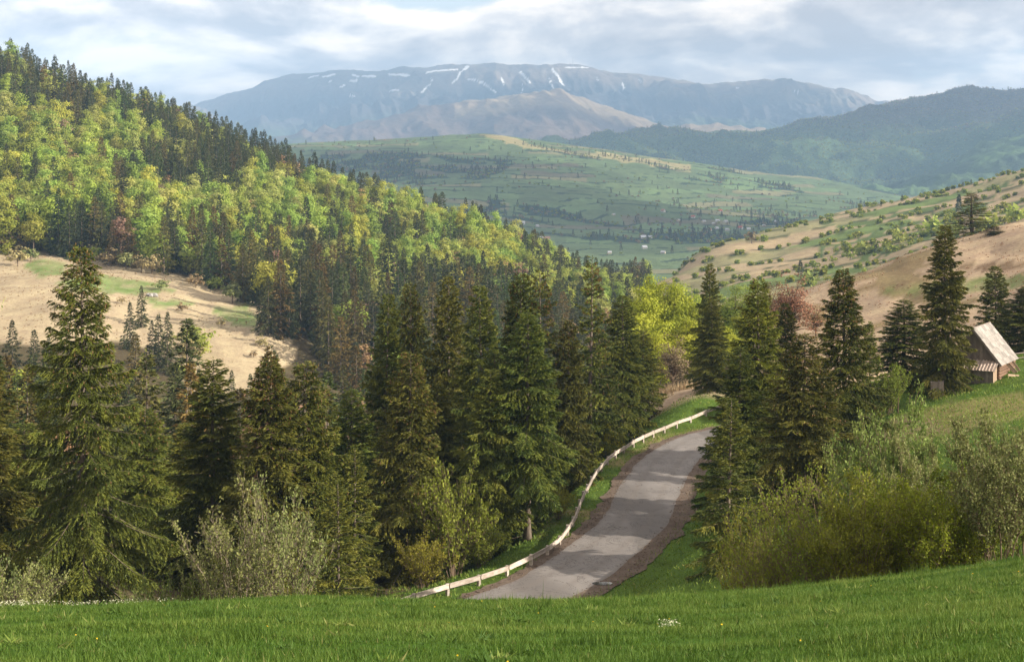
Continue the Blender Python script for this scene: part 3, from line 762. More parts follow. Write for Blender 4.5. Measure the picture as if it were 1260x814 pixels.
def spruce_geo(seed, H, Rad, cb=0.04, step=0.165, twig_gap=0.088, tri_len=0.25, tri_w=0.078, tri_gap=0.050, droop=0.55, hang=0.6, irr=0.35, gap=0.06, shape=0.70, cones=0, cone_size=0.16, twig_len=0.40, branches=True, top_up=0.9, upturn=0.35, kmax=1.25):
    rg = np.random.default_rng(seed)
    zs = []; z = cb * H
    while z < H * 0.988:
        zs.append(z); z += step * (0.6 + 0.8 * rg.random()) * (1 - 0.72 * z / H)
    zs = np.array(zs); n = len(zs)
    keep = rg.random(n) > gap; zs = zs[keep]; n = len(zs)
    t = (zs - cb * H) / (H * (1 - cb))
    az = np.arange(n) * 2.39996 + rg.normal(0, 0.35, n)
    lobes = 1 + 0.10 * np.sin(az * 2 + seed) + 0.07 * np.sin(az * 3 + seed * 2 + zs)
    L = Rad * np.power(1 - t, shape) * (1 - 0.22 * np.clip((0.16 - t) / 0.16, 0, 1)) * (1 - irr + irr * 1.15 * rg.random(n)) * lobes + 0.10 + 0.012 * H * (1 - t)
    p0 = lerp(-0.10, top_up, np.power(t, 1.5)) + rg.normal(0, 0.07, n)
    dr = droop * (1 - 0.75 * t) * (0.8 + 0.4 * rg.random(n))
    bt = rg.random(n)
    ca, sa = np.cos(az), np.sin(az)
    trunk_r = H * 0.0115 + 0.02
    def axis(s, i):
        zz = zs[i] + L[i] * (p0[i] * s - dr[i] * np.power(s, 1.5) + upturn * dr[i] * np.power(s, 3.2))
        h = L[i] * s
        return np.stack([ca[i] * h, sa[i] * h, zz], -1)
    # side twigs
    cnt = np.maximum(3, (L / twig_gap).astype(int)) * 2
    bi = np.repeat(np.arange(n), cnt)
    m = len(bi)
    s = 0.10 + 0.92 * np.power(rg.random(m), 0.85)
    side = np.where(rg.random(m) < 0.5, -1.0, 1.0)
    A = R(68) * (1 - 0.62 * s) * (0.75 + 0.5 * rg.random(m))
    P = axis(np.minimum(s, 1), bi)
    dx = ca[bi] * np.cos(A) - sa[bi] * side * np.sin(A); dy = sa[bi] * np.cos(A) + ca[bi] * side * np.sin(A)
    dz = p0[bi] * 0.55 - hang * (0.35 + 0.9 * rg.random(m)) * (1 - 0.65 * t[bi])
    D = np.stack([dx, dy, dz], 1); D /= np.linalg.norm(D, axis=1)[:, None]
    l = np.minimum((0.10 + twig_len * L[bi] * np.power(np.maximum(1.02 - s, 0), 0.65)) * (0.55 + 0.7 * rg.random(m)) + 0.06, kmax) + 0.012 * H * 0.2
    tt = np.clip(0.5 * bt[bi] + 0.35 * rg.random(m) + 0.1, 0, 1)
    # needles along every twig, and along the branch axis itself
    nt = np.maximum(2, (l / tri_gap * (1.15 + 1.5 * t[bi] ** 2)).astype(int))
    ti = np.repeat(np.arange(m), nt); k = len(ti)
    r = rg.random(k)
    pos = P[ti] + D[ti] * (l[ti] * r)[:, None]
    pos[:, 2] -= hang * 0.35 * l[ti] * r * r
    dd = D[ti] + rand_unit(k, rg) * 0.55
    dd[:, 2] -= 0.18 * hang
    dd /= np.linalg.norm(dd, axis=1)[:, None]
    tone = np.clip(tt[ti] + rg.normal(0, 0.12, k) + 0.12 * (r > 0.75), 0, 1)
    g = Geo()
    g.add(*tri_leaves(pos, dd, tri_len * (0.65 + 0.7 * rg.random(k)) * (1 - 0.55 * t[bi][ti] ** 2), tri_w * (0.7 + 0.6 * rg.random(k)) * (1 - 0.4 * t[bi][ti] ** 2), tone, rg))
    # leader
    k2 = max(10, int(H * 0.04 / tri_gap * 2))
    pz = H * (0.955 + 0.05 * rg.random(k2)); q = rand_unit(k2, rg); q[:, 2] = np.abs(q[:, 2]) * 0.9 + 0.5
    q /= np.linalg.norm(q, axis=1)[:, None]
    g.add(*tri_leaves(np.stack([0 * pz, 0 * pz, pz], 1), q, tri_len * 0.5, tri_w * 0.6, 0.6, rg))
    trunk = Geo()
    zt = np.linspace(-0.6, H * 0.985, 12)
    rr = trunk_r * np.power(np.clip(1 - zt / H, 0.01, 1), 0.85) + 0.012
    rr[0] *= 1.5
    trunk.tube(np.stack([0.03 * np.sin(zt * 0.4 + seed), 0.03 * np.cos(zt * 0.3), zt], 1), rr, 8)
    bg = None
    if branches:
        bg = Geo()
        for i in range(n):
            if L[i] < 0.5: continue
            ss = np.linspace(0, 0.92, 6)
            bg.tube(axis(ss, np.full(6, i)), (0.010 + 0.009 * L[i]) * (1.08 - ss), 3, False, 0.4 + 0.3 * bt[i])
        # dead twigs under the crown
        for q in range(int(10 + cb * 60)):
            z = rg.random() * (cb * H + 2.0) + 0.5; a = rg.random() * 6.28; ln = 0.5 + 1.3 * rg.random()
            ss = np.linspace(0, 1, 4)
            bg.tube(np.stack([np.cos(a) * ln * ss, np.sin(a) * ln * ss, z - 0.25 * ln * ss + 0.1 * ss ** 2], 1), 0.03 * (1.1 - ss), 3, False)
    cg = None
    if cones:
        cg = Geo()
        w_ = np.clip(t[bi] - 0.15, 0.02, 1) * (s > 0.45); w_ = w_ / w_.sum()
        pick = rg.choice(m, size=cones, p=w_)
        rr_ = 0.5 + 0.6 * rg.random(cones)
        c0 = P[pick] + D[pick] * (l[pick] * rr_)[:, None] + rg.normal(0, 0.05, (cones, 3))
        sz = cone_size * (0.75 + 0.5 * rg.random(cones))
        for j in range(cones):
            w = sz[j] * 0.21
            x, y, z = c0[j]
            V = [(x, y, z), (x + w, y, z - sz[j] * .45), (x - w * .5, y + w * .87, z - sz[j] * .45), (x - w * .5, y - w * .87, z - sz[j] * .45), (x, y, z - sz[j])]
            cg.add(V, [(0, 1, 2), (0, 2, 3), (0, 3, 1), (4, 2, 1), (4, 3, 2), (4, 1, 3)], 0.2 + 0.7 * rg.random())
    return g, trunk, bg, cg

def crown_clusters(rg, n, H, Rad, cb, lump=0.35):
    """cluster centres filling an uneven, lobed crown"""
    u = rand_unit(n * 3, rg)
    r = np.power(rg.random(n * 3), 0.42)
    bump = 0.78 + lump * (np.sin(u[:, 0] * 3.1 + rg.random() * 6) * np.sin(u[:, 1] * 2.7 + rg.random() * 6) + 0.6 * np.sin(u[:, 2] * 4 + rg.random() * 6))
    hz = H * (1 - cb) / 2
    c = np.stack([u[:, 0] * Rad, u[:, 1] * Rad, u[:, 2] * hz], 1) * (r * np.clip(bump, 0.5, 1.15))[:, None]
    c[:, 2] += H * cb + hz
    # wider low, narrower at the top
    f = (c[:, 2] - H * cb) / (2 * hz)
    c[:, :2] *= (1.12 - 0.35 * f)[:, None]
    return c[:n], f[:n]
def broad_geo(seed, H, Rad, cb=0.22, ncl=120, nleaf=70, leaf=0.24, cr=0.75, lump=0.35, limbs=26, fade=None):
    rg = np.random.default_rng(seed)
    C, f = crown_clusters(rg, ncl, H, Rad, cb, lump)
    ct = 0.2 + 0.6 * rg.random(ncl)
    idx = np.repeat(np.arange(ncl), nleaf)
    k = len(idx)
    off = rg.normal(0, 1, (k, 3)) * np.array([cr, cr, cr * 0.62]) * 0.55
    pos = C[idx] + off
    g = Geo()
    ctr = np.array([0, 0, H * (cb + (1 - cb) * 0.45)])
    outw = (C[idx] - ctr) / np.array([Rad, Rad, H * (1 - cb) / 2])
    g.add(*diamond_leaves(pos, leaf, np.clip(ct[idx] + rg.normal(0, 0.13, k), 0, 1), rg, 0.3, off / cr * 1.2 + outw * 0.7 + np.array([0, 0, .25])))
    tr = Geo()
    zt = np.linspace(-0.5, H * 0.8, 8); r0 = 0.010 * H + 0.05
    wob = np.stack([np.sin(zt * 0.35 + seed) * 0.02 * H, np.cos(zt * 0.3 + seed) * 0.02 * H], 1) * np.clip(zt / H, 0, 1)[:, None]
    T = np.stack([wob[:, 0], wob[:, 1], zt], 1)
    tr.tube(T, r0 * (1.05 - zt / H), 7)
    order = rg.permutation(ncl)[:limbs]
    for j in order:
        zb = H * cb * 0.8 + (C[j][2] - H * cb * 0.8) * (0.35 + 0.25 * rg.random())
        b0 = np.array([np.interp(zb, zt, T[:, 0]), np.interp(zb, zt, T[:, 1]), zb])
        ss = np.linspace(0, 1, 5)[:, None]
        mid = b0 + (C[j] - b0) * ss + np.array([0, 0, 0.12]) * H * 0.2 * np.sin(ss * math.pi) + rg.normal(0, 0.02 * Rad, (5, 3)) * ss
        tr.tube(mid, r0 * 0.42 * (1.1 - ss[:, 0]), 4, False)
    return g, tr
def bush_geo(seed, H, Rad, nstem=14, leaf=0.07, nleaf=5200, sub=9, base_r=0.35, lean=1.0, up=0.9, leaf_from=0.25, stem_r=0.022, droop=0.0, twigs2=3):
    """many stems fanning out of one base, side twigs, small leaves along the twigs"""
    rg = np.random.default_rng(seed)
    st = Geo(); pts = []
    for i in range(nstem):
        a = i * 2.4 + rg.normal(0, .4); rr = Rad * math.sqrt((i + 0.5) / nstem) * lean
        h = H * (0.62 + 0.38 * rg.random()) * (1 - 0.32 * (rr / max(Rad, .01)) ** 2)
        b = np.array([math.cos(a), math.sin(a), 0]) * base_r * rg.random()
        ss = np.linspace(0, 1, 7)
        out = rr * np.power(ss, 1.25)
        P = np.stack([b[0] + math.cos(a) * out, b[1] + math.sin(a) * out, h * np.power(ss, up) - droop * h * ss ** 3 - 0.15 * (ss == 0)], 1)
        P[1:] += np.cumsum(rg.normal(0, 0.018 * H, (6, 3)), 0)
        st.tube(P, stem_r * (0.7 + 0.6 * rg.random()) * (1.12 - ss), 4, False, rg.random())
        for j in range(sub):
            s0 = leaf_from + (0.97 - leaf_from) * rg.random()
            q0 = np.array([np.interp(s0, ss, P[:, k]) for k in range(3)])
            a2 = a + rg.normal(0, 1.1); ln = H * 0.22 * (1.15 - s0) * (0.5 + rg.random()) + 0.12
            d = np.array([math.cos(a2) * 0.75, math.sin(a2) * 0.75, 0.75 + 0.3 * rg.random()]); d /= np.linalg.norm(d)
            s2 = np.linspace(0, 1, 4)
            Q = q0 + d * ln * s2[:, None] + rg.normal(0, 0.03 * ln, (4, 3)) * s2[:, None]
            st.tube(Q, stem_r * 0.36 * (1.15 - s2), 3, False, rg.random())
            pts.append(np.stack([np.interp(np.linspace(0.1, 1, 8), s2, Q[:, k]) for k in range(3)], 1))
            for q in range(twigs2):
                q1 = Q[1 + rg.integers(0, 3)]; d2 = d + rng_unit(rg) * 0.9; d2 /= np.linalg.norm(d2); l2 = ln * 0.45
                Q2 = np.stack([q1, q1 + d2 * l2 * .5, q1 + d2 * l2])
                st.tube(Q2, stem_r * 0.2, 3, False, rg.random())
                pts.append(np.stack([np.interp(np.linspace(0.1, 1, 5), [0, .5, 1], Q2[:, k]) for k in range(3)], 1))
        pts.append(np.stack([np.interp(np.linspace(max(leaf_from, .3), 1, 8), ss, P[:, k]) for k in range(3)], 1))
    A = np.vstack(pts)
    pk = rg.integers(0, len(A), nleaf)
    pos = A[pk] + rg.normal(0, leaf * 0.8, (nleaf, 3))
    ct = hash2((A[:, 0] * 3).astype(int), (A[:, 2] * 3).astype(int), seed)[pk]
    g = Geo()
    g.add(*diamond_leaves(pos, leaf, np.clip(0.15 + 0.5 * ct + rg.normal(0, .18, nleaf), 0, 1), rg, 0.0))
    return g, st
def rng_unit(rg):
    v = rg.normal(size=3); return v / np.linalg.norm(v)

class Proto:
    """meshes of one tree: part name -> mesh, built at a nominal height and radius"""
    def __init__(s, H, Rad, parts): s.H, s.Rad, s.parts = H, Rad, parts
def plant(name, pr, x, y, H, Rad, label, cat, group=None, rot=0.0, tint=None, z=None, sink=0.1, lean=(0, 0)):
    root = bpy.data.objects.new(name, None); COL.objects.link(root)
    root.location = (x, y, (Z1(x, y) if z is None else z) - sink)
    root.rotation_euler = (lean[0], lean[1], rot)
    root.scale = (Rad / pr.Rad, Rad / pr.Rad, H / pr.H)
    tag(root, label, cat, group)
    for pn, me in pr.parts:
        o = link(pn, me, root)
        if tint and pn == 'crown': o.color = (*tint, 1)
        if pn in ('cones', 'branches', 'leaves', 'stems', 'crown'): o['kind'] = 'stuff'
    return root

def spruce_proto(nm, seed, H, Rad, mat='spruce', **kw):
    g, tr, bg, cg = spruce_geo(seed, H, Rad, **kw)
    parts = [('crown', g.mesh(nm, [MAT[mat]])), ('trunk', tr.mesh(nm + '_trunk', [MAT['bark']], True))]
    if bg: parts.append(('branches', bg.mesh(nm + '_branches', [MAT['branch']], True)))
    if cg: parts.append(('cones', cg.mesh(nm + '_cones', [MAT['cone']])))
    return Proto(H, Rad, parts)
def broad_proto(nm, seed, H, Rad, mat, stem='branch', **kw):
    g, tr = broad_geo(seed, H, Rad, **kw)
    return Proto(H, Rad, [('crown', g.mesh(nm, [MAT[mat]])), ('trunk', tr.mesh(nm + '_trunk', [MAT[stem]], True))])
def bush_proto(nm, seed, H, Rad, mat, stem='stem', **kw):
    g, st = bush_geo(seed, H, Rad, **kw)
    return Proto(H, Rad, [('leaves', g.mesh(nm, [MAT[mat]])), ('stems', st.mesh(nm + '_stems', [MAT[stem]], True))])

# ------------------------------------------------------------------ the near spruces
SP = {
 'big':   spruce_proto('great_spruce', 1, 22, 5.6, 'spruce_olive', cb=0.05, droop=0.80, hang=1.0, irr=0.42, gap=0.10, cones=700, cone_size=0.20, shape=0.82, upturn=0.45, step=0.18, twig_gap=0.085, tri_gap=0.044, tri_len=0.22, tri_w=0.064),
 'dense': spruce_proto('dense_spruce', 2, 21, 4.2, 'spruce', droop=0.60, hang=0.8, irr=0.38, gap=0.06),
 'olive': spruce_proto('olive_spruce', 3, 21, 4.2, 'spruce_olive', droop=0.70, hang=1.0, irr=0.42, cones=500, cone_size=0.24),
 'cone':  spruce_proto('cone_laden_spruce', 4, 20, 4.2, 'spruce_olive', droop=0.75, hang=1.0, irr=0.45, gap=0.08, cones=800, cone_size=0.19),
 'thin':  spruce_proto('thin_layered_spruce', 5, 22, 3.6, 'spruce', step=0.30, droop=0.45, hang=0.6, irr=0.5, gap=0.18, cones=500, cone_size=0.24),
 'bare':  spruce_proto('bare_stemmed_spruce', 6, 23, 4.3, 'spruce', cb=0.24, droop=0.75, hang=0.9, irr=0.45, gap=0.08),
 'young': spruce_proto('young_spruce', 7, 11, 2.9, 'spruce', cb=0.02, step=0.13, droop=0.40, hang=0.5, irr=0.30, tri_len=0.18, tri_w=0.058, tri_gap=0.046, twig_gap=0.09, shape=0.85, upturn=0.5),
 'yellow': spruce_proto('yellowing_spruce', 8, 21, 4.0, 'spruce_yellow', droop=0.65, hang=0.9, irr=0.4, cones=300, cone_size=0.24),
}
# kind, photo column, photo row of the tip, distance, crown radius, label
NEAR = [
 ('big', 105, 300, 98, 5.9, 'huge olive spruce with drooping branches and reddish cones beyond the left meadow edge'),
 ('olive', -22, 430, 104, 4.8, 'olive spruce cut by the left border of the photo beside the huge spruce'),
 ('dense', 262, 440, 113, 3.9, 'dark spruce with a blunt top, first to the right of the huge spruce'),
 ('olive', 333, 440, 107, 4.4, 'olive brown spruce, left of two merged spruces behind the pale willow bush'),
 ('cone', 372, 444, 110, 4.2, 'brownish spruce with hanging twigs, right of two merged spruces behind the pale willow bush'),
 ('young', 418, 590, 96, 3.0, 'low dark young spruce just right of the pale willow bush'),
 ('dense', 432, 478, 128, 3.6, 'shaded dark green spruce between the willow bush spruces and the cone laden one'),
 ('dense', 470, 360, 152, 3.6, 'slim dark spruce, leftmost tall top of the roadside row'),
 ('olive', 512, 346, 158, 3.5, 'slim olive spruce, second tall top of the roadside row'),
 ('cone', 500, 432, 125, 4.4, 'spruce covered in orange brown cones in front of the roadside row'),
 ('dense', 553, 338, 152, 3.8, 'dark green spruce, third tall top of the roadside row'),
 ('dense', 595, 350, 142, 3.7, 'dense mid green spruce with a pointed top above the green roadside shrub'),
 ('dense', 607, 432, 134, 4.2, 'full deep green spruce standing in front of the roadside row'),
 ('olive', 640, 334, 146, 4.3, 'tall olive spruce with the highest broad top in the roadside row'),
 ('thin', 667, 330, 156, 3.6, 'tall thin spruce behind the olive one in the roadside row'),
 ('bare', 649, 384, 132, 4.2, 'spruce on a bare pale trunk beside the guard rail'),
 ('bare', 601, 452, 131, 3.2, 'spruce on a thin grey bare trunk left of the one beside the guard rail'),
 ('thin', 725, 314, 170, 3.4, 'sparse layered spruce with reddish top, standing tallest near the rail bend'),
 ('olive', 698, 392, 156, 3.4, 'yellowish olive spruce hanging its branches over the guard rail'),
 ('dense', 764, 362, 184, 4.2, 'broad green spruce right of the sparse layered spruce'),
 ('dense', 790, 405, 198, 3.2, 'smaller green spruce at the right end of the roadside row'),
 ('cone', 738, 402, 174, 3.0, 'brown tinged spruce between the layered spruce and the broad green one'),
 ('dense', 535, 470, 136, 3.8, 'half hidden dark spruce behind the cone laden spruce'),
 ('young', 436, 546, 112, 3.0, 'young olive spruce left of the cone laden spruce'),
 ('thin', 404, 470, 142, 3.2, 'thin grey green spruce behind the two merged spruces'),
 ('dense', 225, 520, 128, 3.6, 'shaded spruce in the gap right of the huge spruce'),
 ('dense', 30, 520, 118, 4.2, 'dark spruce half hidden behind the huge spruce on its left'),
 ('olive', 182, 500, 120, 4.0, 'olive spruce half hidden behind the huge spruce on its right'),
 # right of the road
 ('dense', 871, 323, 214, 2.6, 'slender dark spruce, tip above the yellow green trees beyond the rail end'),
 ('dense', 878, 368, 200, 3.2, 'dark spruce standing on the verge where the guard rail ends'),
 ('yellow', 930, 342, 140, 4.0, 'yellowish green spruce, tallest on the right side of the road'),
 ('dense', 908, 425, 132, 3.6, 'dark green spruce below the yellowish one beside the road'),
 ('cone', 990, 408, 119, 4.5, 'broad brownish spruce with hanging boughs above the brown bushes'),
 ('olive', 1040, 330, 132, 3.8, 'tall olive green spruce with a straight pale stem, right of the brownish one'),
 ('dense', 968, 372, 158, 3.2, 'dark spruce behind the yellowish and the brownish spruces'),
 ('young', 895, 489, 106, 3.3, 'small bushy spruce alone at the right edge of the road'),
 ('young', 1070, 395, 150, 1.9, 'narrow young spruce between the tall olive spruce and the dark pair near the shed'),
 ('dense', 1112, 368, 162, 3.8, 'dark spruce leaning against the great spruce left of the shed'),
 ('dense', 1160, 276, 153, 3.6, 'great dark spruce right beside the wooden shed'),
 ('thin', 1196, 236, 352, 5.4, 'lone sparse conifer on the crest of the brown field'),
 ('young', 1223, 277, 340, 3.0, 'small conifer beside the lone sparse one on the crest of the brown field'),
 ('dense', 1226, 326, 190, 4.0, 'dark spruce close behind the shed roof'),
 ('olive', 1262, 352, 182, 4.4, 'olive spruce behind the shed at the right border'),
 ('olive', 1290, 340, 190, 4.6, 'dark olive spruce past the right border behind the shed'),
]
k_ = 0
for kind, px, top, d, rad, lab in NEAR:
    pr = SP[kind]
    x = (px - 630) * d / F0
    zg = Z1(x, d)
    H = (HOR - top) * d / F0 - zg + 0.1
    if kind not in ('big', 'young'): rad *= 1.16
    plant('spruce_tree', pr, x, d, H, rad, lab, 'spruce', 'spruces near the road and meadow', rot=k_ * 1.7, z=zg, lean=(random.uniform(-.022, .022), random.uniform(-.022, .022)), tint=(0.85 + 0.3 * random.random(),) * 3)
    k_ += 1

# ------------------------------------------------------------------ forest trees of the hillside: leaner meshes, trunk and crown in one
def merged(nm, g, tr, mats):
    V1 = np.vstack(g.V); F1 = np.vstack(g.F); V2 = np.vstack(tr.V); F2 = np.vstack(tr.F) + len(V1)
    return new_mesh(nm, np.vstack([V1, V2]), np.vstack([F1, F2]), False, {'tone': np.concatenate(g.T + tr.T)}, mats, np.concatenate([np.zeros(len(F1)), np.ones(len(F2))]))
MID_SPRUCE, MID_BEECH, MID_BUD = [], [], []
for i, (h, r_, sh, ir) in enumerate([(22, 5.0, .90, .4), (22, 4.5, .80, .35), (22, 5.6, 1.0, .45), (22, 4.8, .80, .5)]):
    g, tr, _, _ = spruce_geo(200 + i, h, r_, cb=0.06, step=0.36, twig_gap=0.42, tri_len=0.85, tri_w=0.33, tri_gap=0.22, droop=0.5, hang=0.7, irr=ir, gap=0.1, shape=sh, branches=False, twig_len=0.5)
    MID_SPRUCE.append(merged('forest_spruce', g, tr, [MAT['far_spruce'], MAT['bark']]))
for i, (h, r_, cb, n_) in enumerate([(19, 5.8, .12, 60), (20, 4.8, .10, 52), (18, 6.4, .14, 66), (20, 4.2, .08, 46)]):
    g, tr = broad_geo(230 + i, h, r_, cb, n_, 84, 0.62, 1.75, 0.30, 10)
    MID_BEECH.append(merged('forest_beech', g, tr, [MAT['beech'], MAT['branch']]))
for i, (h, r_, cb, n_) in enumerate([(19, 3.8, .2, 46), (18, 3.2, .15, 40)]):
    g, tr = broad_geo(250 + i, h, r_, cb, n_, 22, 0.55, 1.2, 0.45, 24)
    MID_BUD.append(merged('forest_budding_tree', g, tr, [MAT['bud'], MAT['stem']]))

def scatter(x0, x1, y0, y1, gap, rg):
    nx, ny = int((x1 - x0) / gap), int((y1 - y0) / gap)
    X, Y = np.meshgrid(np.arange(nx), np.arange(ny))
    x = x0 + (X + 0.5 * (Y % 2) + rg.random(X.shape) * 0.85) * gap; y = y0 + (Y + rg.random(Y.shape) * 0.85) * gap
    return x.ravel(), y.ravel()
rg = np.random.default_rng(99)
fx, fy = scatter(-560, 190, 170, 1120, 8.8, rg)
fz = Zn(fx, fy)
fpx, fpy = proj(fx, fy, fz)
nz = fbm(fx / 55, fy / 55, 3, 301); nz2 = fbm(fx / 18, fy / 18, 2, 305)
keep = (fpx > -140) & (fpx < 800) & (fpy > -60)
# open ground: the tan meadow, the hollow near the road, the brown field and the far side of the ridge
MEADOW_OPEN = [(-300, 300), (0, 318), (60, 316), (120, 322), (165, 330), (230, 346), (275, 358), (312, 376), (344, 405), (352, 436), (330, 470), (300, 486), (240, 492), (222, 452), (160, 432), (60, 430), (0, 425), (-300, 425)]
jx, jy = fpx + (nz2 - .5) * 24, fpy + (nz - .5) * 12
keep &= ~(in_poly(jx, jy, MEADOW_OPEN) & (fy > 395))
keep &= ~((fy < 330) & (nz2 < 0.42))
keep &= ~((fy > 300) & (fy < 480) & (fpx < 400) & (nz < 0.56))
keep &= ~((fy > 380) & (fy < 470) & (fpx >= 330) & (fpx < 480) & (nz2 < 0.6))
rd, rside, _ = seg_dist(fx, fy, ROAD)
keep &= ~((fy < 235) & ((rd < 17) | (fx > -12)))
keep &= ~((fx > 20) & (fy < 300)) & ~((fpx > 770) & (fy < 480))
keep &= ~((fpx > 600) & (fy < 330) & (nz < .5))
fx, fy, fz, fpx, fpy, nz, nz2 = (a[keep] for a in (fx, fy, fz, fpx, fpy, nz, nz2))
n = len(fx)
# which kind grows where
pb = 0.66 * sstep(590, 680, fy) * (1 - 0.85 * sstep(835, 945, fy)) + 0.08
pb = pb * (0.12 + 1.45 * sstep(0.40, 0.54, nz))
pb = np.where((fpx > 340) & (fpx < 640) & (fy > 560) & (fy < 860), pb * 0.85 + 0.06, pb)
pb = np.where(fpx > 640, pb * 0.75, pb) * 0.80
u = rg.random(n)
bud = (rg.random(n) < 0.035 + 0.05 * (fy < 420))
kind = np.where(u < pb, 1, 0); kind[bud] = 2
H = np.where(kind == 0, 24 + 5 * (rg.random(n) - .5) * 2 + 2 * (nz - .5), 21 + 4 * (rg.random(n) - .5) * 2)
H *= np.where(fy < 420, 0.70 + 0.25 * nz2, 1.0) * lerp(1.0, 0.72, sstep(560, 760, fpx))
H[(kind == 0) & (rg.random(n) < 0.12)] *= 0.6
Wd = np.where(kind == 0, 0.85 + 0.35 * rg.random(n), 0.95 + 0.45 * rg.random(n))
# visible size: paint nearest first on a coarse grid
Q = 3
Gw, Gh = 1260 // Q + 1, 814 // Q + 1
grid = np.zeros((Gh, Gw), bool)
ordr = np.argsort(fy); vis = np.zeros(n)
# the foreground spruces hide what is behind them
items = [(d, px, top, rad * 1900 / d * 0.8, None) for _, px, top, d, rad, _ in NEAR] + [(fy[i], fpx[i], fpy[i] - H[i] * F0 / fy[i], (3.2 if kind[i] == 0 else 4.2) * Wd[i] * F0 / fy[i], i) for i in ordr]
items.sort(key=lambda t: t[0])
for d, px, top, hw, i in items:
    bot = 740 if i is None else fpy[i]
    r0, r1 = int(max(top, 0) // Q), int(min(max(bot, 0), 740) // Q)
    if r1 <= r0: continue
    cnt = 0
    for r_ in range(r0, min(r1 + 1, Gh)):
        f = (r_ * Q - top) / max(bot - top, 1)
        ww = hw * (min(1, f * 1.15 + .05) if (i is None or kind[i] == 0) else math.sin(min(max(f, .06), .9) * math.pi) ** .5)
        a, b = int(max((px - ww) // Q, 0)), int(min((px + ww) // Q + 1, Gw))
        if b > a:
            row = grid[r_, a:b]; cnt += (~row).sum(); row[:] = True
    if i is not None: vis[i] = cnt
seen = (vis > 1) | (rg.random(n) < 0.25)
def nth(k):
    return ['first', 'second', 'third', 'fourth', 'fifth', 'sixth', 'seventh', 'eighth', 'ninth', 'tenth', 'eleventh', 'twelfth', 'thirteenth', 'fourteenth', 'fifteenth', 'sixteenth'][k]
def zone(i):
    p, top = fpx[i], fpy[i] - H[i] * F0 / fy[i]
    if top < np.interp(p, [0, 200, 400, 600, 800], [62, 140, 228, 282, 345]):
        return 'on the ' + ('high left' if p < 200 else 'middle' if p < 480 else 'low right') + ' ridge skyline'
    if fy[i] < 420:
        return 'in the hollow ' + ('left of the huge spruce' if p < 105 else 'behind the pale willow bush' if p < 390 else 'behind the roadside spruces')
    if fy[i] < 610:
        return ('at the forest edge above the tan meadow' if p < 215 else 'at the forest edge by the meadow tip') if p < 420 else 'low behind the roadside spruces'
    return ('high on' if fy[i] > 790 else 'halfway up') + ' the slope ' + ('at the left border' if p < 130 else 'above the tan meadow' if p < 330 else 'above the meadow tip' if p < 480 else 'above the roadside spruces')
NAMES = [('spruce_tree', 'spruce', MID_SPRUCE, 'spruces of the left hillside'), ('beech_tree', 'beech', MID_BEECH, 'leafing trees of the left hillside'), ('budding_tree', 'tree', MID_BUD, 'bare budding trees of the left hillside')]
stuff_sets = []
LIM = [296 - len(NEAR), 280, 150]
def relabel(objs):
    """things that would share a label are told apart by their order from the left"""
    by = {}
    for o, px in objs: by.setdefault(o['label'], []).append((px, o))
    for lab, L in by.items():
        if 1 < len(L) <= 16:
            L.sort(key=lambda t: t[0])
            for k, (_, o) in enumerate(L): o['label'] = lab + ', ' + nth(k) + ' from left'
for kd in range(3):
    nm, cat, protos, grp = NAMES[kd]
    idx = np.where((kind == kd) & seen)[0]
    idx = idx[np.argsort(-vis[idx])]
    solo, rest = idx[:LIM[kd]], idx[LIM[kd]:]
    made = []
    for j, i in enumerate(solo):
        v = j % len(protos)
        o = link(nm, protos[v], None, (fx[i], fy[i], fz[i] - 0.3))
        s_ = H[i] / (22 if kd == 0 else 19); w_ = Wd[i] * s_ ** 0.5
        o.scale = (w_, w_, s_); o.rotation_euler = (0, 0, (i * 2.4) % 6.28)
        size = 'tall' if H[i] > (23.5 if kd == 0 else 20) else ('small' if H[i] < (15 if kd == 0 else 16.5) else 'medium')
        q = int(nz2[i] * 9973) % 4
        if kd == 0:
            tn, tint = [('dark', (0.75, 0.8, 0.85)), ('olive', (1.45, 1.2, 0.85)), ('deep green', (0.9, 1.1, 0.9)), ('brownish', (1.7, 1.15, 0.95))][q]
            lab = f'{size} {tn} spruce {zone(i)}'
        elif kd == 1:
            tn, tint = [('lime', (1.0, 1.08, 0.9)), ('yellow green', (1.15, 1.02, 0.8)), ('pale green', (1.15, 1.05, 1.4)), ('fresh green', (0.80, 0.98, 0.9))][q]
            lab = f'{size} {tn} beech {zone(i)}'
        else:
            tn, tint = [('purplish', (1.0, 0.85, 0.95)), ('tan', (1.25, 1.1, 0.9))][q % 2]
            lab = f'{size} {tn} budding tree {zone(i)}'
        o.color = (*tint, 1)
        tag(o, lab, cat, grp)
        made.append((o, fpx[i]))
        if j < len(protos): stuff_sets.append((kd, v, o))
    relabel(made)
    NAMES[kd] = NAMES[kd] + (rest,)

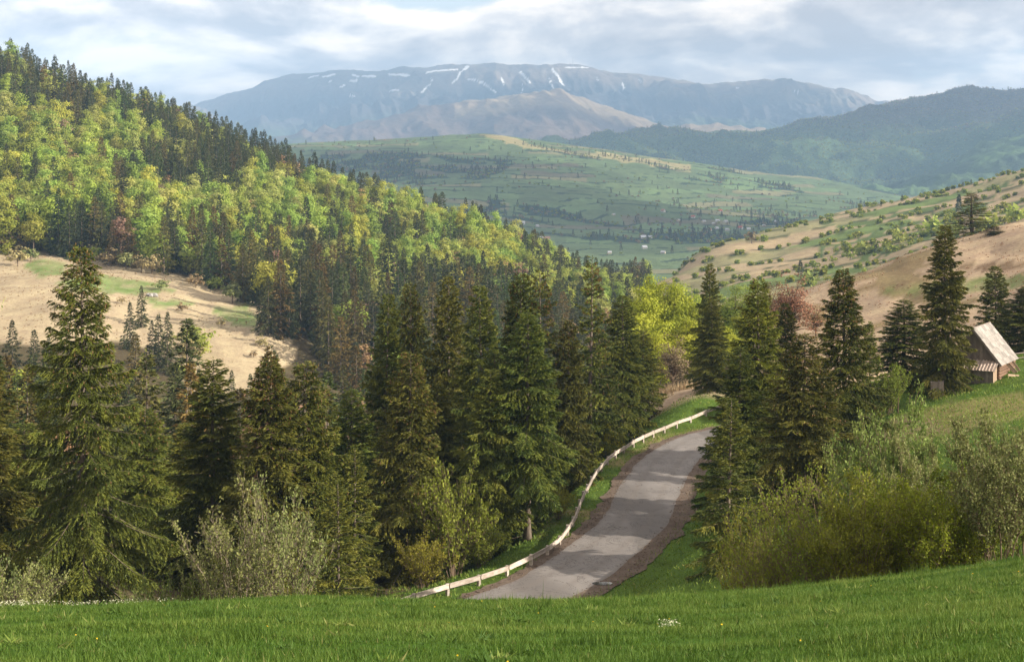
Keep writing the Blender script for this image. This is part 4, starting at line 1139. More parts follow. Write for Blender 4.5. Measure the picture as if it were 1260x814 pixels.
def instancer(name, pts, scl, rots, which, sources, label, cat=None):
    """one object of many small plants placed by geometry nodes"""
    me = bpy.data.meshes.new(name)
    me.vertices.add(len(pts)); me.vertices.foreach_set('co', np.ascontiguousarray(pts, np.float32).ravel())
    a = me.attributes.new('sc', 'FLOAT_VECTOR', 'POINT'); a.data.foreach_set('vector', np.ascontiguousarray(scl, np.float32).ravel())
    a = me.attributes.new('rt', 'FLOAT_VECTOR', 'POINT'); a.data.foreach_set('vector', np.ascontiguousarray(np.stack([0 * rots, 0 * rots, rots], 1), np.float32).ravel())
    a = me.attributes.new('ix', 'INT', 'POINT'); a.data.foreach_set('value', np.ascontiguousarray(which, np.int32))
    o = link(name, me, kind='stuff')
    if label: tag(o, label, cat)
    ng = bpy.data.node_groups.new(name, 'GeometryNodeTree')
    ng.interface.new_socket('Geometry', in_out='INPUT', socket_type='NodeSocketGeometry')
    ng.interface.new_socket('Geometry', in_out='OUTPUT', socket_type='NodeSocketGeometry')
    gi, go = ng.nodes.new('NodeGroupInput'), ng.nodes.new('NodeGroupOutput')
    jn = ng.nodes.new('GeometryNodeJoinGeometry')
    def na(nm_, t):
        q = ng.nodes.new('GeometryNodeInputNamedAttribute'); q.data_type = t; q.inputs['Name'].default_value = nm_
        return next(s for s in q.outputs if s.enabled)
    sc_, rt_, ix_ = na('sc', 'FLOAT_VECTOR'), na('rt', 'FLOAT_VECTOR'), na('ix', 'INT')
    for k, src in enumerate(sources):
        oi = ng.nodes.new('GeometryNodeObjectInfo'); oi.transform_space = 'ORIGINAL'; oi.inputs['Object'].default_value = src; oi.inputs['As Instance'].default_value = True
        cmp_ = ng.nodes.new('FunctionNodeCompare'); cmp_.data_type = 'INT'; cmp_.operation = 'EQUAL'
        ins = [s for s in cmp_.inputs if s.enabled]
        ng.links.new(ix_, ins[0]); ins[1].default_value = k
        ip = ng.nodes.new('GeometryNodeInstanceOnPoints')
        ng.links.new(gi.outputs[0], ip.inputs['Points']); ng.links.new(cmp_.outputs[0], ip.inputs['Selection'])
        ng.links.new(oi.outputs['Geometry'], ip.inputs['Instance'])
        ng.links.new(rt_, ip.inputs['Rotation']); ng.links.new(sc_, ip.inputs['Scale'])
        ng.links.new(ip.outputs[0], jn.inputs[0])
    ng.links.new(jn.outputs[0], go.inputs[0])
    md = o.modifiers.new('scatter', 'NODES'); md.node_group = ng
    return o
for kd, nm in ((0, 'spruce_forest'), (1, 'beech_forest'), (2, 'budding_forest')):
    rest = NAMES[kd][4]
    if not len(rest): continue
    srcs = [o for k2, v, o in stuff_sets if k2 == kd]
    s_ = H[rest] / (22 if kd == 0 else 19); w_ = Wd[rest] * np.sqrt(s_)
    instancer(nm, np.stack([fx[rest], fy[rest], fz[rest] - 0.3], 1), np.stack([w_, w_, s_], 1), (rest * 2.4) % 6.28, rest % len(srcs), srcs,
              ['dense spruce forest covering the left hillside', 'fresh green leafing woods mixed into the left hillside', 'brown budding trees mixed into the left hillside'][kd], 'forest')


# ------------------------------------------------------------------ ray to ground: where a photo point meets the near terrain
def HIT(px, py, d0=60, d1=1500):
    d = np.geomspace(d0, d1, 900)
    x = (px - 630) / F0 * d; zr = (HOR - py) / F0 * d
    b = np.where(zr < Zn(x, d))[0]
    k = b[0] if len(b) else len(d) - 1
    return float(x[k]), float(d[k]), float(zr[k])

# ------------------------------------------------------------------ leafing trees beyond the rail end
BR = {
 'wide': broad_proto('leafing_crown', 31, 14, 6.0, 'yellow_green', cb=0.06, ncl=180, nleaf=110, leaf=0.25, cr=1.1),
 'tall': broad_proto('tall_leafing_crown', 32, 16, 4.6, 'yellow_green', cb=0.06, ncl=150, nleaf=105, leaf=0.25, cr=1.05, lump=0.45),
 'bud':  broad_proto('budding_crown', 33, 14, 4.2, 'bud', 'stem', cb=0.12, ncl=130, nleaf=26, leaf=0.26, cr=0.9, limbs=110, lump=0.45),
 'lime': broad_proto('lime_crown', 34, 13, 4.4, 'beech', cb=0.06, ncl=130, nleaf=90, leaf=0.25, cr=1.0, lump=0.4),
}
BROAD = [
 ('wide', 821, 322, 285, 6.6, 'largest yellow green leafing tree beyond the rail end', None),
 ('tall', 789, 345, 272, 5.2, 'yellow green leafing tree left of the largest one', None),
 ('lime', 852, 350, 292, 5.4, 'lime green tree behind the slender dark spruce tip', None),
 ('wide', 800, 388, 256, 4.6, 'low yellow green tree at the edge of the dry field', None),
 ('tall', 846, 388, 262, 4.6, 'bright yellow green tree in front of the lime green one', None),
 ('bud', 828, 410, 248, 3.4, 'brown budding tree under the yellow green leafing trees', None),
 ('lime', 905, 350, 282, 5.2, 'lime green tree between the slender spruce and the yellowish spruce', None),
 ('wide', 884, 392, 262, 4.4, 'low lime coloured tree behind the verge spruce', None),
 ('bud', 975, 334, 272, 4.6, 'reddish budding tree with its bare top above the dark spruces', (1.15, 0.85, 0.8)),
 ('bud', 950, 345, 286, 4.2, 'brown budding tree left of the reddish one', None),
 ('tall', 928, 372, 270, 4.2, 'yellow green tree half hidden by the yellowish spruce', None),
 ('bud', 1004, 372, 282, 3.6, 'small tan budding tree right of the reddish one', (1.2, 1.1, 0.9)),
 ('lime', 766, 398, 262, 3.6, 'green leafing tree just right of the roadside spruce row', None),
]
for i, (kd, px, top, d, rad, lab, tint) in enumerate(BROAD):
    x = (px - 630) * d / F0; zg = Z1(x, d)
    plant('leafing_tree' if kd != 'bud' else 'budding_tree', BR[kd], x, d, (HOR - top) * d / F0 - zg, rad * 1.2, lab, 'tree', 'leafing trees beyond the rail', rot=i * 2.1, tint=tint, z=zg)

# ------------------------------------------------------------------ bushes
BU = {
 'willow': bush_proto('willow_leaves', 41, 4.2, 2.2, 'willow', 'pale_stem', nstem=20, leaf=0.08, nleaf=4000, sub=12, leaf_from=0.30, stem_r=0.024, base_r=0.5, up=0.85),
 'hazel':  bush_proto('hazel_leaves', 42, 5.0, 2.8, 'hazel', 'stem', nstem=34, leaf=0.085, nleaf=19000, sub=14, leaf_from=0.12, stem_r=0.022),
 'twiggy': bush_proto('twiggy_leaves', 43, 5.0, 2.8, 'hazel', 'stem', nstem=40, leaf=0.075, nleaf=9500, sub=16, leaf_from=0.10, stem_r=0.022),
 'tree':   bush_proto('young_willow_leaves', 44, 6.0, 2.4, 'willow', 'stem', nstem=16, leaf=0.09, nleaf=15000, sub=18, leaf_from=0.30, stem_r=0.035, lean=0.9),
 'low':    bush_proto('low_bush_leaves', 45, 1.6, 1.5, 'willow', 'pale_stem', nstem=26, leaf=0.06, nleaf=3600, sub=7, leaf_from=0.1, stem_r=0.012),
 'shrub':  bush_proto('shrub_leaves', 46, 4.0, 2.4, 'hazel', 'stem', nstem=24, leaf=0.115, nleaf=5200, sub=14, leaf_from=0.1, stem_r=0.022),
}
BUSH = [
 ('willow', 300, 600, 49.5, 2.0, 'left half of the pale willow bush with upright stems at the meadow edge', None),
 ('willow', 345, 598, 50.0, 1.6, 'right half of the pale willow bush at the meadow edge', None),
 ('willow', 262, 662, 50.5, 1.2, 'thin pale twigs low on the left of the willow bush', None),
 ('low', 18, 690, 48.0, 1.6, 'low pale green bush at the lower left border', None),
 ('low', -30, 684, 49.0, 1.6, 'low pale green bush just past the lower left border', None),
 ('low', 200, 700, 50, 1.3, 'low weedy bush under the huge spruce', (0.7, .8, .6)),
 ('twiggy', 935, 622, 60, 2.0, 'low twiggy bush beside the small bushy spruce', None),
 ('twiggy', 975, 588, 58, 2.5, 'brown twiggy bush with sparse leaves on the field edge', None),
 ('twiggy', 1025, 572, 57, 2.8, 'largest brown twiggy bush on the field edge', None),
 ('hazel', 1062, 578, 54, 2.4, 'olive green bush in the middle of the bush row', None),
 ('hazel', 1108, 572, 56, 2.7, 'leafy green bush right of the middle of the bush row', None),
 ('hazel', 1150, 580, 53, 2.4, 'yellowish green leafy bush near the right end of the row', (1.05, 1.1, 0.8)),
 ('hazel', 1186, 596, 54, 2.0, 'small leafy bush below the young willow tree', None),
 ('tree', 1096, 474, 84, 3.0, 'pale grey green willow rising behind the bush row', (1.0, 1.12, .75)),
 ('tree', 1062, 512, 88, 2.6, 'grey green willow behind the brown twiggy bushes', (1.0, 1.1, .8)),
 ('tree', 1130, 520, 80, 2.2, 'low grey green willow beside the grassy slope', None),
 ('tree', 1226, 482, 52, 1.9, 'young willow tree with bare lower stems near the right border', None),
 ('tree', 1266, 466, 55, 2.2, 'young willow tree cut by the right border', None),
 ('shrub', 558, 562, 123, 3.6, 'broad light olive shrub between the cone laden spruce and the rail', (0.80, 0.85, 0.9)),
 ('shrub', 520, 650, 118, 2.4, 'twiggy low shrub under the cone laden spruce', (1.1, .9, .8)),
 ('shrub', 592, 640, 124, 2.2, 'small shrub beside the lower end of the guard rail', None),
 ('shrub', 712, 545, 160, 2.6, 'green shrub spilling over the middle of the guard rail', (1.3, 1.25, 1.0)),
 ('shrub', 740, 520, 172, 2.6, 'light green shrub behind the middle of the guard rail', (1.4, 1.3, 1.0)),
 ('shrub', 688, 590, 139, 1.8, 'dark shrub under the trees at the rail bend', None),
 ('shrub', 812, 486, 205, 1.6, 'small leafless shrub on the dry field beyond the rail', (1.2, .9, .8)),
 ('shrub', 1095, 442, 150, 2.0, 'small shrub at the foot of the dark pair of spruces', None),
 ('shrub', 940, 655, 100, 2.0, 'small shrub between the road spruce and the brown bushes', None),
]
for i, (kd, px, top, d, rad, lab, tint) in enumerate(BUSH):
    x = (px - 630) * d / F0; zg = Z1(x, d)
    o = plant('bush' if kd != 'tree' else 'willow_tree', BU[kd], x, d, max((HOR - top) * d / F0 - zg, 0.8) * (1.0 if px > 1200 else 1.06 if kd == 'tree' else 1.10), rad * 1.04, lab, 'bush', 'bushes near the meadow and road', rot=i * 1.3, z=zg, sink=0.05)
    if tint:
        for c in o.children:
            if c.name.startswith('leaves'): c.color = (*tint, 1)

# shrubs on and around the tan meadow
SH = []
for i, (mt, h, r_, nl) in enumerate([('bud', 4.0, 2.6, 420), ('beech', 4.0, 2.4, 520), ('willow', 4.0, 2.4, 420)]):
    g, tr = broad_geo(270 + i, h, r_, 0.03, 22, nl // 22, 0.42, 0.62, 0.4, 8)
    SH.append(merged('meadow_shrub', g, tr, [MAT[mt], MAT['stem']]))
MSH = [(9, 313, 26, 0), (22, 328, 20, 0), (38, 322, 15, 2), (60, 312, 20, 1), (89, 313, 17, 1), (104, 316, 18, 0), (118, 321, 17, 1), (134, 328, 19, 0), (155, 332, 20, 2), (174, 335, 17, 0), (187, 337, 19, 0), (203, 334, 16, 1),
       (220, 332, 32, 1), (229, 338, 22, 1), (198, 358, 13, 2), (224, 384, 10, 0), (241, 354, 14, 0), (265, 357, 16, 1), (286, 373, 22, 2), (306, 366, 20, 1), (234, 350, 9, 0), (237, 436, 32, 1), (229, 446, 26, 0), (246, 440, 20, 1), (272, 402, 9, 0), (120, 342, 9, 0), (150, 374, 8, 0), (312, 440, 8, 0), (226, 466, 16, 1), (322, 428, 12, 0)]
made = []
for i, (px, py, hp, v) in enumerate(MSH):
    x, d, z = HIT(px, py, 380, 900)
    o = link('meadow_shrub', SH[v], None, (x, d, z - 0.15))
    h = 1.3 * hp * d / F0; o.scale = (h / 4 * 1.15, h / 4 * 1.15, h / 4); o.rotation_euler = (0, 0, i * 1.9)
    if v == 0: o.color = (1.25, 1.35, 1.1, 1)
    w = ['brown budding', 'bright green', 'pale grey green'][v]
    tag(o, f'{"large" if hp > 21 else "small" if hp < 14 else "round"} {w} shrub ' + ('on the tan meadow edge' if py < 340 else 'on the open tan meadow' if py < 400 else 'low on the tan meadow'), 'shrub', 'shrubs of the tan meadow')
    made.append((o, px))
relabel(made)
made = []
for i, (px, py, hp, w) in enumerate([(174, 402, 52, 1.0), (195, 456, 72, .9), (206, 458, 76, .95), (187, 452, 60, .9), (160, 430, 60, 1.0), (62, 312, 40, 1.0), (330, 412, 74, 1.1), (345, 408, 68, 1.0), (356, 415, 66, 1.0), (322, 405, 58, .9),
                                     (15, 470, 78, 1.0), (42, 480, 76, 1.0), (60, 470, 58, .9), (245, 520, 70, .9), (285, 520, 66, .9), (308, 520, 62, .9), (262, 515, 56, .9)]):
    x, d, z = HIT(px, py, 240, 900)
    h = hp * d / F0
    o = link('spruce_tree', MID_SPRUCE[i % 4], None, (x, d, z - 0.3)); o.scale = (w * h / 22 * 1.0, w * h / 22 * 1.0, h / 22); o.rotation_euler = (0, 0, i * 2.2)
    t = [0.85, 1.1, 0.95][i % 3]; o.color = (t, t, t * .95, 1)
    tag(o, ['bluish dark', 'olive', 'deep green'][i % 3] + ' spruce ' + ('standing alone on the tan meadow' if i == 0 else 'in the clump below the tan meadow' if i < 5 else 'at the upper left of the tan meadow' if i == 5 else 'in the dark clump at the meadow tip' if i < 10 else 'left of the huge spruce below the meadow' if i < 13 else 'below the meadow behind the near spruces'), 'spruce', 'spruces around the tan meadow')
    made.append((o, px))
relabel(made)
x, d, z = HIT(187, 364, 380, 900)
g = Geo()
rk = np.random.default_rng(5)
for k in range(5):
    u = rand_unit(40, rk); u = u[np.argsort(u[:, 2])]
    cx, cy2, s_ = rk.normal(0, .7), rk.normal(0, .4), 0.7 + 0.5 * rk.random()
    import bmesh
    bm = bmesh.new(); vs_ = [bm.verts.new((cx + p[0] * s_, cy2 + p[1] * s_, max(p[2] * s_ * .8 + .25, -.2))) for p in u]
    bmesh.ops.convex_hull(bm, input=vs_); bm.verts.ensure_lookup_table()
    loose = [v for v in bm.verts if not v.link_faces]
    bmesh.ops.delete(bm, geom=loose, context='VERTS'); bmesh.ops.triangulate(bm, faces=bm.faces); bm.verts.index_update()
    g.add([v.co[:] for v in bm.verts], [[v.index for v in f.verts] for f in bm.faces]); bm.free()
m, n_, l, out = mat_new('pale_rock'); f = tex_noise(n_, l, 1.5, 5); bsdf(n_, l, out, ramp_node(n_, l, f, [(0.3, (0.24, 0.225, 0.21)), (0.7, (0.40, 0.385, 0.37))]), 0.9, 0.1, f, .5, .1); MAT['rock'] = m
rock_o = tag(link('rock_heap', g.mesh('rock_heap', [MAT['rock']]), None, (x, d, z)), 'heap of pale grey rocks lying on the tan meadow', 'rocks')
rock_o['kind'] = 'stuff'

# ------------------------------------------------------------------ wooden shed on the grassy slope
def build_shed():
    x, y = 46.5, 155.6
    zb = -22.2
    root = bpy.data.objects.new('wooden_shed', None); COL.objects.link(root)
    root.location = (x, y, zb); root.rotation_euler = (0, 0, R(-32))
    tag(root, 'old wooden shed with steep pale roof and small lean-to on the grassy slope', 'shed')
    rs = random.Random(8)
    hw, L, ev, rg_ = 2.5, 6.0, 2.35, 5.45     # half width, length, eave, ridge (local: x across, y along, front at y=0)
    def part(nm, g, mt, par=root):
        return link(nm, g.mesh(nm, [MAT[mt]]), par)
    # plank core so that no gap shows through
    core = Geo()
    V = [(-hw + .06, .08, -.6), (hw - .06, .08, -.6), (hw - .06, .08, ev), (0, .08, rg_ - .08), (-hw + .06, .08, ev)]
    V2 = [(a, L - .08, c) for a, b, c in V]
    F = [(0, 1, 2), (0, 2, 3), (0, 3, 4), (5, 7, 6), (5, 8, 7), (5, 9, 8)] + [q for i in range(5) for q in ((i, (i + 1) % 5 + 5, (i + 1) % 5), (i, i + 5, (i + 1) % 5 + 5))]
    core.add(V + V2, F); part('inner_wall', core, 'post')
    nb = 16
    for end, yy in ((0, 0.02), (1, L - 0.02)):
        for i in range(nb):
            w = 2 * hw / nb; cx = -hw + (i + .5) * w
            top = rg_ - abs(cx) * (rg_ - ev) / hw - 0.12 + rs.uniform(-.03, .03)
            g = Geo(); sl = (rg_ - ev) / hw * w * .46 * (1 if cx < 0 else -1)
            b = -0.5
            yo = yy + rs.uniform(-.02, .02)
            a_, c_ = cx - w * .475, cx + w * .475
            VV = [(a_, yo - .03, b), (c_, yo - .03, b), (c_, yo - .03, top + sl), (a_, yo - .03, top - sl)]
            VV += [(p[0], p[1] + .06, p[2]) for p in VV]
            g.add(VV, [(0, 1, 2), (0, 2, 3), (4, 6, 5), (4, 7, 6), (0, 4, 5), (0, 5, 1), (1, 5, 6), (1, 6, 2), (2, 6, 7), (2, 7, 3), (3, 7, 4), (3, 4, 0)])
            part('board', g, 'grey_board')
    for sx in (-1, 1):
        for i in range(9):
            g = Geo(); zc_ = -0.45 + i * 0.29 + .14
            g.tube([(sx * (hw + .02), -0.1 + rs.uniform(-.1, .05), zc_), (sx * (hw + .02), L + 0.1 + rs.uniform(-.05, .1), zc_)], 0.142, 8)
            part('log', g, 'red_log')
    # roof: overlapping sheets laid in rows on two slopes
    ang = math.atan2(rg_ - ev, hw); sl_len = math.hypot(rg_ - ev, hw) + 0.55
    rows, cols = 7, 7
    for sx in (-1, 1):
        rot = np.array([[math.cos(ang), 0, sx * math.sin(ang)], [0, 1, 0], [-sx * math.sin(ang), 0, math.cos(ang)]])
        back = Geo(); u = sl_len / 2
        back.box((sx * u * math.cos(ang), L / 2, rg_ + .05 - u * math.sin(ang)), (sl_len - .02, L + .5, .05), rot); part('roof_boarding', back, 'post')
        for r_ in range(rows):
            for c in range(cols):
                u = (r_ + .5) * sl_len / rows; yy = -0.35 + (c + .5) * (L + .7) / cols
                g = Geo()
                tl = 0.035
                rt = np.array([[math.cos(ang - tl), 0, sx * math.sin(ang - tl)], [0, 1, 0], [-sx * math.sin(ang - tl), 0, math.cos(ang - tl)]])
                cc = np.array([sx * u * math.cos(ang), yy, rg_ + .05 - u * math.sin(ang)]) + rot @ np.array([0, 0, .055 + rs.uniform(-.006, .006)])
                g.box(cc, (sl_len / rows + .07, (L + .7) / cols - .02, .022), rt)
                part('roof_sheet', g, 'slate')
    g = Geo(); g.tube([(0, -.36, rg_ + .12), (0, L + .36, rg_ + .12)], .06, 6); part('ridge_pole', g, 'grey_board')
    for sx in (-1, 1):
        g = Geo(); rot = np.array([[math.cos(ang), 0, sx * math.sin(ang)], [0, 1, 0], [-sx * math.sin(ang), 0, math.cos(ang)]])
        u = sl_len / 2; g.box((sx * u * math.cos(ang), -.33, rg_ - .06 - u * math.sin(ang)), (sl_len, .05, .16), rot); part('barge_board', g, 'grey_board')
    # lean-to against the front
    lx0, lx1, dpt = -hw - .1, hw - .15, 1.5
    n_l = 20
    for i in range(n_l):
        w = (lx1 - lx0) / n_l; cx = lx0 + (i + .5) * w
        g = Geo(); g.box((cx, -dpt + rs.uniform(-.015, .015), 0.5), (w * .95, .05, 2.1 + rs.uniform(-.04, .04)))
        part('board', g, 'grey_board')
    for sx, xx in ((-1, lx0), (1, lx1)):
        for i in range(6):
            yy = -dpt + (i + .5) * (dpt - .06) / 6
            g = Geo(); h = 1.5 + (yy + dpt) / dpt * 0.65; g.box((xx, yy, h / 2 - .3), (.05, (dpt - .06) / 6 * .95, h + .5)); part('board', g, 'pale_board')
    n_s = 17
    a2 = math.atan2(0.72, dpt)
    rx = np.array([[1, 0, 0], [0, math.cos(a2), -math.sin(a2)], [0, math.sin(a2), math.cos(a2)]])
    for i in range(n_s):
        w = (lx1 - lx0 + .4) / n_s; cx = lx0 - .2 + (i + .5) * w
        g = Geo(); ll = math.hypot(dpt + .3, .8)
        g.box((cx, -dpt / 2 - .1, 1.93), (w * .98, ll, .03), rx)
        g.tube([np.array((cx - w * .4, -dpt / 2 - .1, 1.95)) + rx @ np.array((0, -ll / 2, .01)), np.array((cx - w * .4, -dpt / 2 - .1, 1.95)) + rx @ np.array((0, ll / 2, .01))], w * .22, 6)
        part('roof_strip', g, 'strip')
    # stone footing
    for i in range(14):
        g = Geo(); g.box((lx0 + i * .37, -dpt - .03 + rs.uniform(-.05, .05), -.42), (.33, .25, .3), None, .85); part('footing_stone', g, 'rock')
    return root
shed = build_shed()
def shed_pt(lx, ly):
    c, s_ = math.cos(R(-32)), math.sin(R(-32))
    return 46.5 + lx * c - ly * s_, 155.6 + lx * s_ + ly * c
for i, (lx, ly, ln, tilt, tw) in enumerate([(3.0, 2.6, 1.3, 0.9, 0.3), (3.1, 3.2, 1.2, 0.75, -0.2), (3.6, 1.4, 1.3, 0.12, 0.9), (3.1, 4.2, 1.4, 0.95, 0.1)]):
    x, y = shed_pt(lx, ly)
    g = Geo(); g.box((0, 0, ln / 2 * math.sin(tilt) + .05), (0.22, .05, ln), np.array([[math.sin(tilt), 0, -math.cos(tilt)], [0, 1, 0], [math.cos(tilt), 0, math.sin(tilt)]]))
    o = link('plank', g.mesh('plank', [MAT['pale_board']]), None, (x, y, Z1(x, y))); o.rotation_euler = (0, 0, R(-32) + tw)
    tag(o, ['pale plank leaning steeply on the log wall of the shed', 'shorter pale plank leaning beside the first one', 'pale plank lying nearly flat by the shed', 'pale plank leaning near the back of the shed'][i], 'plank', 'planks by the shed')
# plank hut half hidden under the great spruce
def build_hut():
    x, d = 41.7, 151.5
    root = bpy.data.objects.new('plank_hut', None); COL.objects.link(root); root.location = (x, d, Z1(x, d)); root.rotation_euler = (0, 0, R(-14))
    tag(root, 'tiny weathered plank hut half hidden under the great spruce', 'hut')
    for side in range(4):
        a = side * math.pi / 2
        for i in range(6):
            g = Geo(); rot = np.array([[math.cos(a), -math.sin(a), 0], [math.sin(a), math.cos(a), 0], [0, 0, 1]])
            g.box(rot @ np.array((-.6 + (i + .5) * .2, -.6, .6)), (.19, .05, 1.75 + .05 * (i % 3)), rot); link('board', g.mesh('board', [MAT['grey_board']]), root)
    for i in range(6):
        g = Geo(); g.box((-.6 + (i + .5) * .2, 0, 1.46), (.19, 1.1, .04)); link('roof_board', g.mesh('roof_board', [MAT['grey_board']]), root)
build_hut()
# wooden fence behind the shed, and single posts
def build_fence():
    root = bpy.data.objects.new('wooden_fence', None); COL.objects.link(root)
    p0 = np.array(W(1236, 456, 168)[:2]); p1 = np.array(W(1330, 446, 176)[:2]); root.location = (*p0, Z1(*p0))
    tag(root, 'grey wooden rail fence running right from behind the shed', 'fence')
    z0 = root.location.z; pos = []
    for i in range(5):
        q = p0 + (p1 - p0) * i / 4; z = Z1(*q) - z0; pos.append((q[0] - p0[0], q[1] - p0[1], z))
        g = Geo(); g.tube([(pos[-1][0], pos[-1][1], z - .4), (pos[-1][0], pos[-1][1], z + 1.25)], .07, 7); link('post', g.mesh('post', [MAT['grey_board']]), root)
    for h in (.45, .95):
        for a, b in zip(pos, pos[1:]):
            g = Geo(); g.tube([(a[0], a[1] - .09, a[2] + h), (b[0], b[1] - .09, b[2] + h)], .05, 6); link('rail', g.mesh('rail', [MAT['grey_board']]), root)
build_fence()
for px, py, d, h, lab in [(1105, 476, 148, 1.6, 'thin brown wooden post below the dark pair of spruces')]:
    x, y, _ = W(px, py, d); g = Geo(); g.tube([(0, 0, -.4), (0, 0, h * .6), (0.03, 0, h)], [.07, .065, .055], 7)
    tag(link('wooden_post', g.mesh('wooden_post', [MAT['post']]), None, (x, y, Z1(x, y))), lab, 'post')

# ------------------------------------------------------------------ grass of the field: blades, denser where the clumps are
rg = np.random.default_rng(17)
nb = 520000
yy = np.sqrt(rg.random(nb) * (48.5 ** 2 - 17.0 ** 2) + 17.0 ** 2)
xx = (rg.random(nb) - 0.5) * 0.86 * yy
cl = fbm(xx * 1.1, yy * 1.1, 3, 401); cl2 = fbm(xx * 0.22, yy * 0.35, 3, 405)
zz_ = Zn(xx, yy) - 0.01
hgt = (0.035 + 0.075 * rg.random(nb)) * (0.50 + 0.55 * cl + 0.75 * cl2) * (0.85 + 0.55 * sstep(0.62, 0.72, cl))
a = rg.random(nb) * 6.28; ln = hgt * (0.15 + 0.5 * rg.random(nb))
d = np.stack([np.cos(a) * ln, np.sin(a) * ln, hgt], 1); LL = np.linalg.norm(d, axis=1)
tone = np.clip(-0.05 + 0.75 * fbm(xx * .10 + 9, yy * .42, 3, 407) + 0.35 * (cl - .3) + rg.normal(0, .15, nb), 0, .95)  # wide noise bands put the field's soft shade bands into the blade tone
dead = rg.random(nb) < .012; tone = np.where(dead, 1.0, tone)
tallb = rg.random(nb) < .010 + .035 * (yy > 39); hgt = np.where(tallb, hgt * 2.3, hgt); tuft = (fbm(xx * .9 + 31, yy * .9, 2, 433) > .80) & (rg.random(nb) < .8); hgt = np.where(tuft, hgt * 1.9, hgt); tone = np.where(tuft, tone * .55, tone)
d = np.stack([np.cos(a) * ln, np.sin(a) * ln, hgt], 1); LL = np.linalg.norm(d, axis=1)
V, F, T = tri_leaves(np.stack([xx, yy, zz_], 1), d / LL[:, None], LL, 0.011 + 0.009 * rg.random(nb), tone, rg)
link('grass', new_mesh('grass', V, F, False, {'tone': T}, [MAT['grass']]), kind='stuff')
# rough grass on the verges, the bank and around the shed
nb = 170000
xx = -12 + rg.random(nb) * 92; yy = 92 + rg.random(nb) * 112
dd, sd_, _ = seg_dist(xx, yy, road_c[::6])
ok = (dd > 3.9 + 1.2 * (fbm(xx * .5, yy * .5, 2, 411) - .5)) & (np.abs(xx / yy - .16) < .24) & ((sd_ < 0) | (dd < 15))
xx, yy = xx[ok], yy[ok]; nb = len(xx)
cl = fbm(xx * .5, yy * .5, 3, 415)
hgt = (0.10 + 0.16 * rg.random(nb)) * (0.4 + 1.1 * cl)
a = rg.random(nb) * 6.28; ln = hgt * (0.2 + 0.8 * rg.random(nb))
d = np.stack([np.cos(a) * ln, np.sin(a) * ln, hgt], 1); LL = np.linalg.norm(d, axis=1)
V, F, T = tri_leaves(np.stack([xx, yy, Zn(xx, yy) - .02], 1), d / LL[:, None], LL, 0.09, np.clip(.25 + .7 * (cl - .2) + rg.normal(0, .2, nb), 0, 1), rg)
vg = link('verge_grass', new_mesh('verge_grass', V, F, False, {'tone': T}, [MAT['grass']]), kind='stuff')
vg.color = (1.45, 1.35, 1.3, 1)
# dry reeds on the brown field beyond the rail
nb = 9000
px_ = 752 + rg.random(nb) * 130; d_ = 203 + rg.random(nb) * 42
xx = (px_ - 630) / F0 * d_; cl = fbm(xx * .12, d_ * .12, 3, 421)
ok = cl > 0.44; xx, yy = xx[ok], d_[ok]; nb = len(xx)
dv = rand_unit(nb, rg) * .25; dv[:, 2] = 1; dv /= np.linalg.norm(dv, axis=1)[:, None]
V, F, T = tri_leaves(np.stack([xx, yy, Zn(xx, yy) - .05], 1), dv, .5 + 1.1 * rg.random(nb), .10, np.clip(rg.normal(.5, .25, nb), 0, 1), rg)
link('dry_reeds', new_mesh('dry_reeds', V, F, False, {'tone': T}, [MAT['dry']]), kind='stuff')
# dead grass tussocks on the tan meadow and the brown field
def tussocks(nm, x, y, size, lab):
    k = len(x); kk = 5
    xi = np.repeat(x, kk) + rg.normal(0, size * .5, k * kk); yi = np.repeat(y, kk) + rg.normal(0, size * .5, k * kk)
    dv = rand_unit(k * kk, rg) * .8; dv[:, 2] = np.abs(dv[:, 2]) + .6; dv /= np.linalg.norm(dv, axis=1)[:, None]
    V, F, T = tri_leaves(np.stack([xi, yi, Zn(xi, yi) - .05], 1), dv, size * (.6 + .8 * rg.random(k * kk)), size * .55, np.clip(np.repeat(rg.normal(.30, .25, k), kk), 0, 1), rg)
    o = link(nm, new_mesh(nm, V, F, False, {'tone': T}, [MAT['dry']]), kind='stuff'); tag(o, lab, 'grass'); o.color = (.85, .80, .75, 1)
tx, ty = scatter(-320, -40, 380, 640, 2.6, rg)
tp, tq = proj(tx, ty, Zn(tx, ty)); ok = in_poly(tp, tq, MEADOW) & (fbm(tx * .08, ty * .08, 3, 601) > .42) & (rg.random(len(tx)) < .7)
tussocks('meadow_tussocks', tx[ok], ty[ok], .42, 'tussocks of dead grass on the tan meadow')
tx, ty = scatter(20, 160, 215, 400, 1.7, rg)
tp, tq = proj(tx, ty, Zn(tx, ty)); ok = (tp > 960) & (tp < 1330) & (fbm(tx * .12, ty * .12, 3, 605) > .42) & (rg.random(len(tx)) < .6)
tussocks('field_tussocks', tx[ok], ty[ok], .32, 'tussocks of dead grass on the brown field at the right')
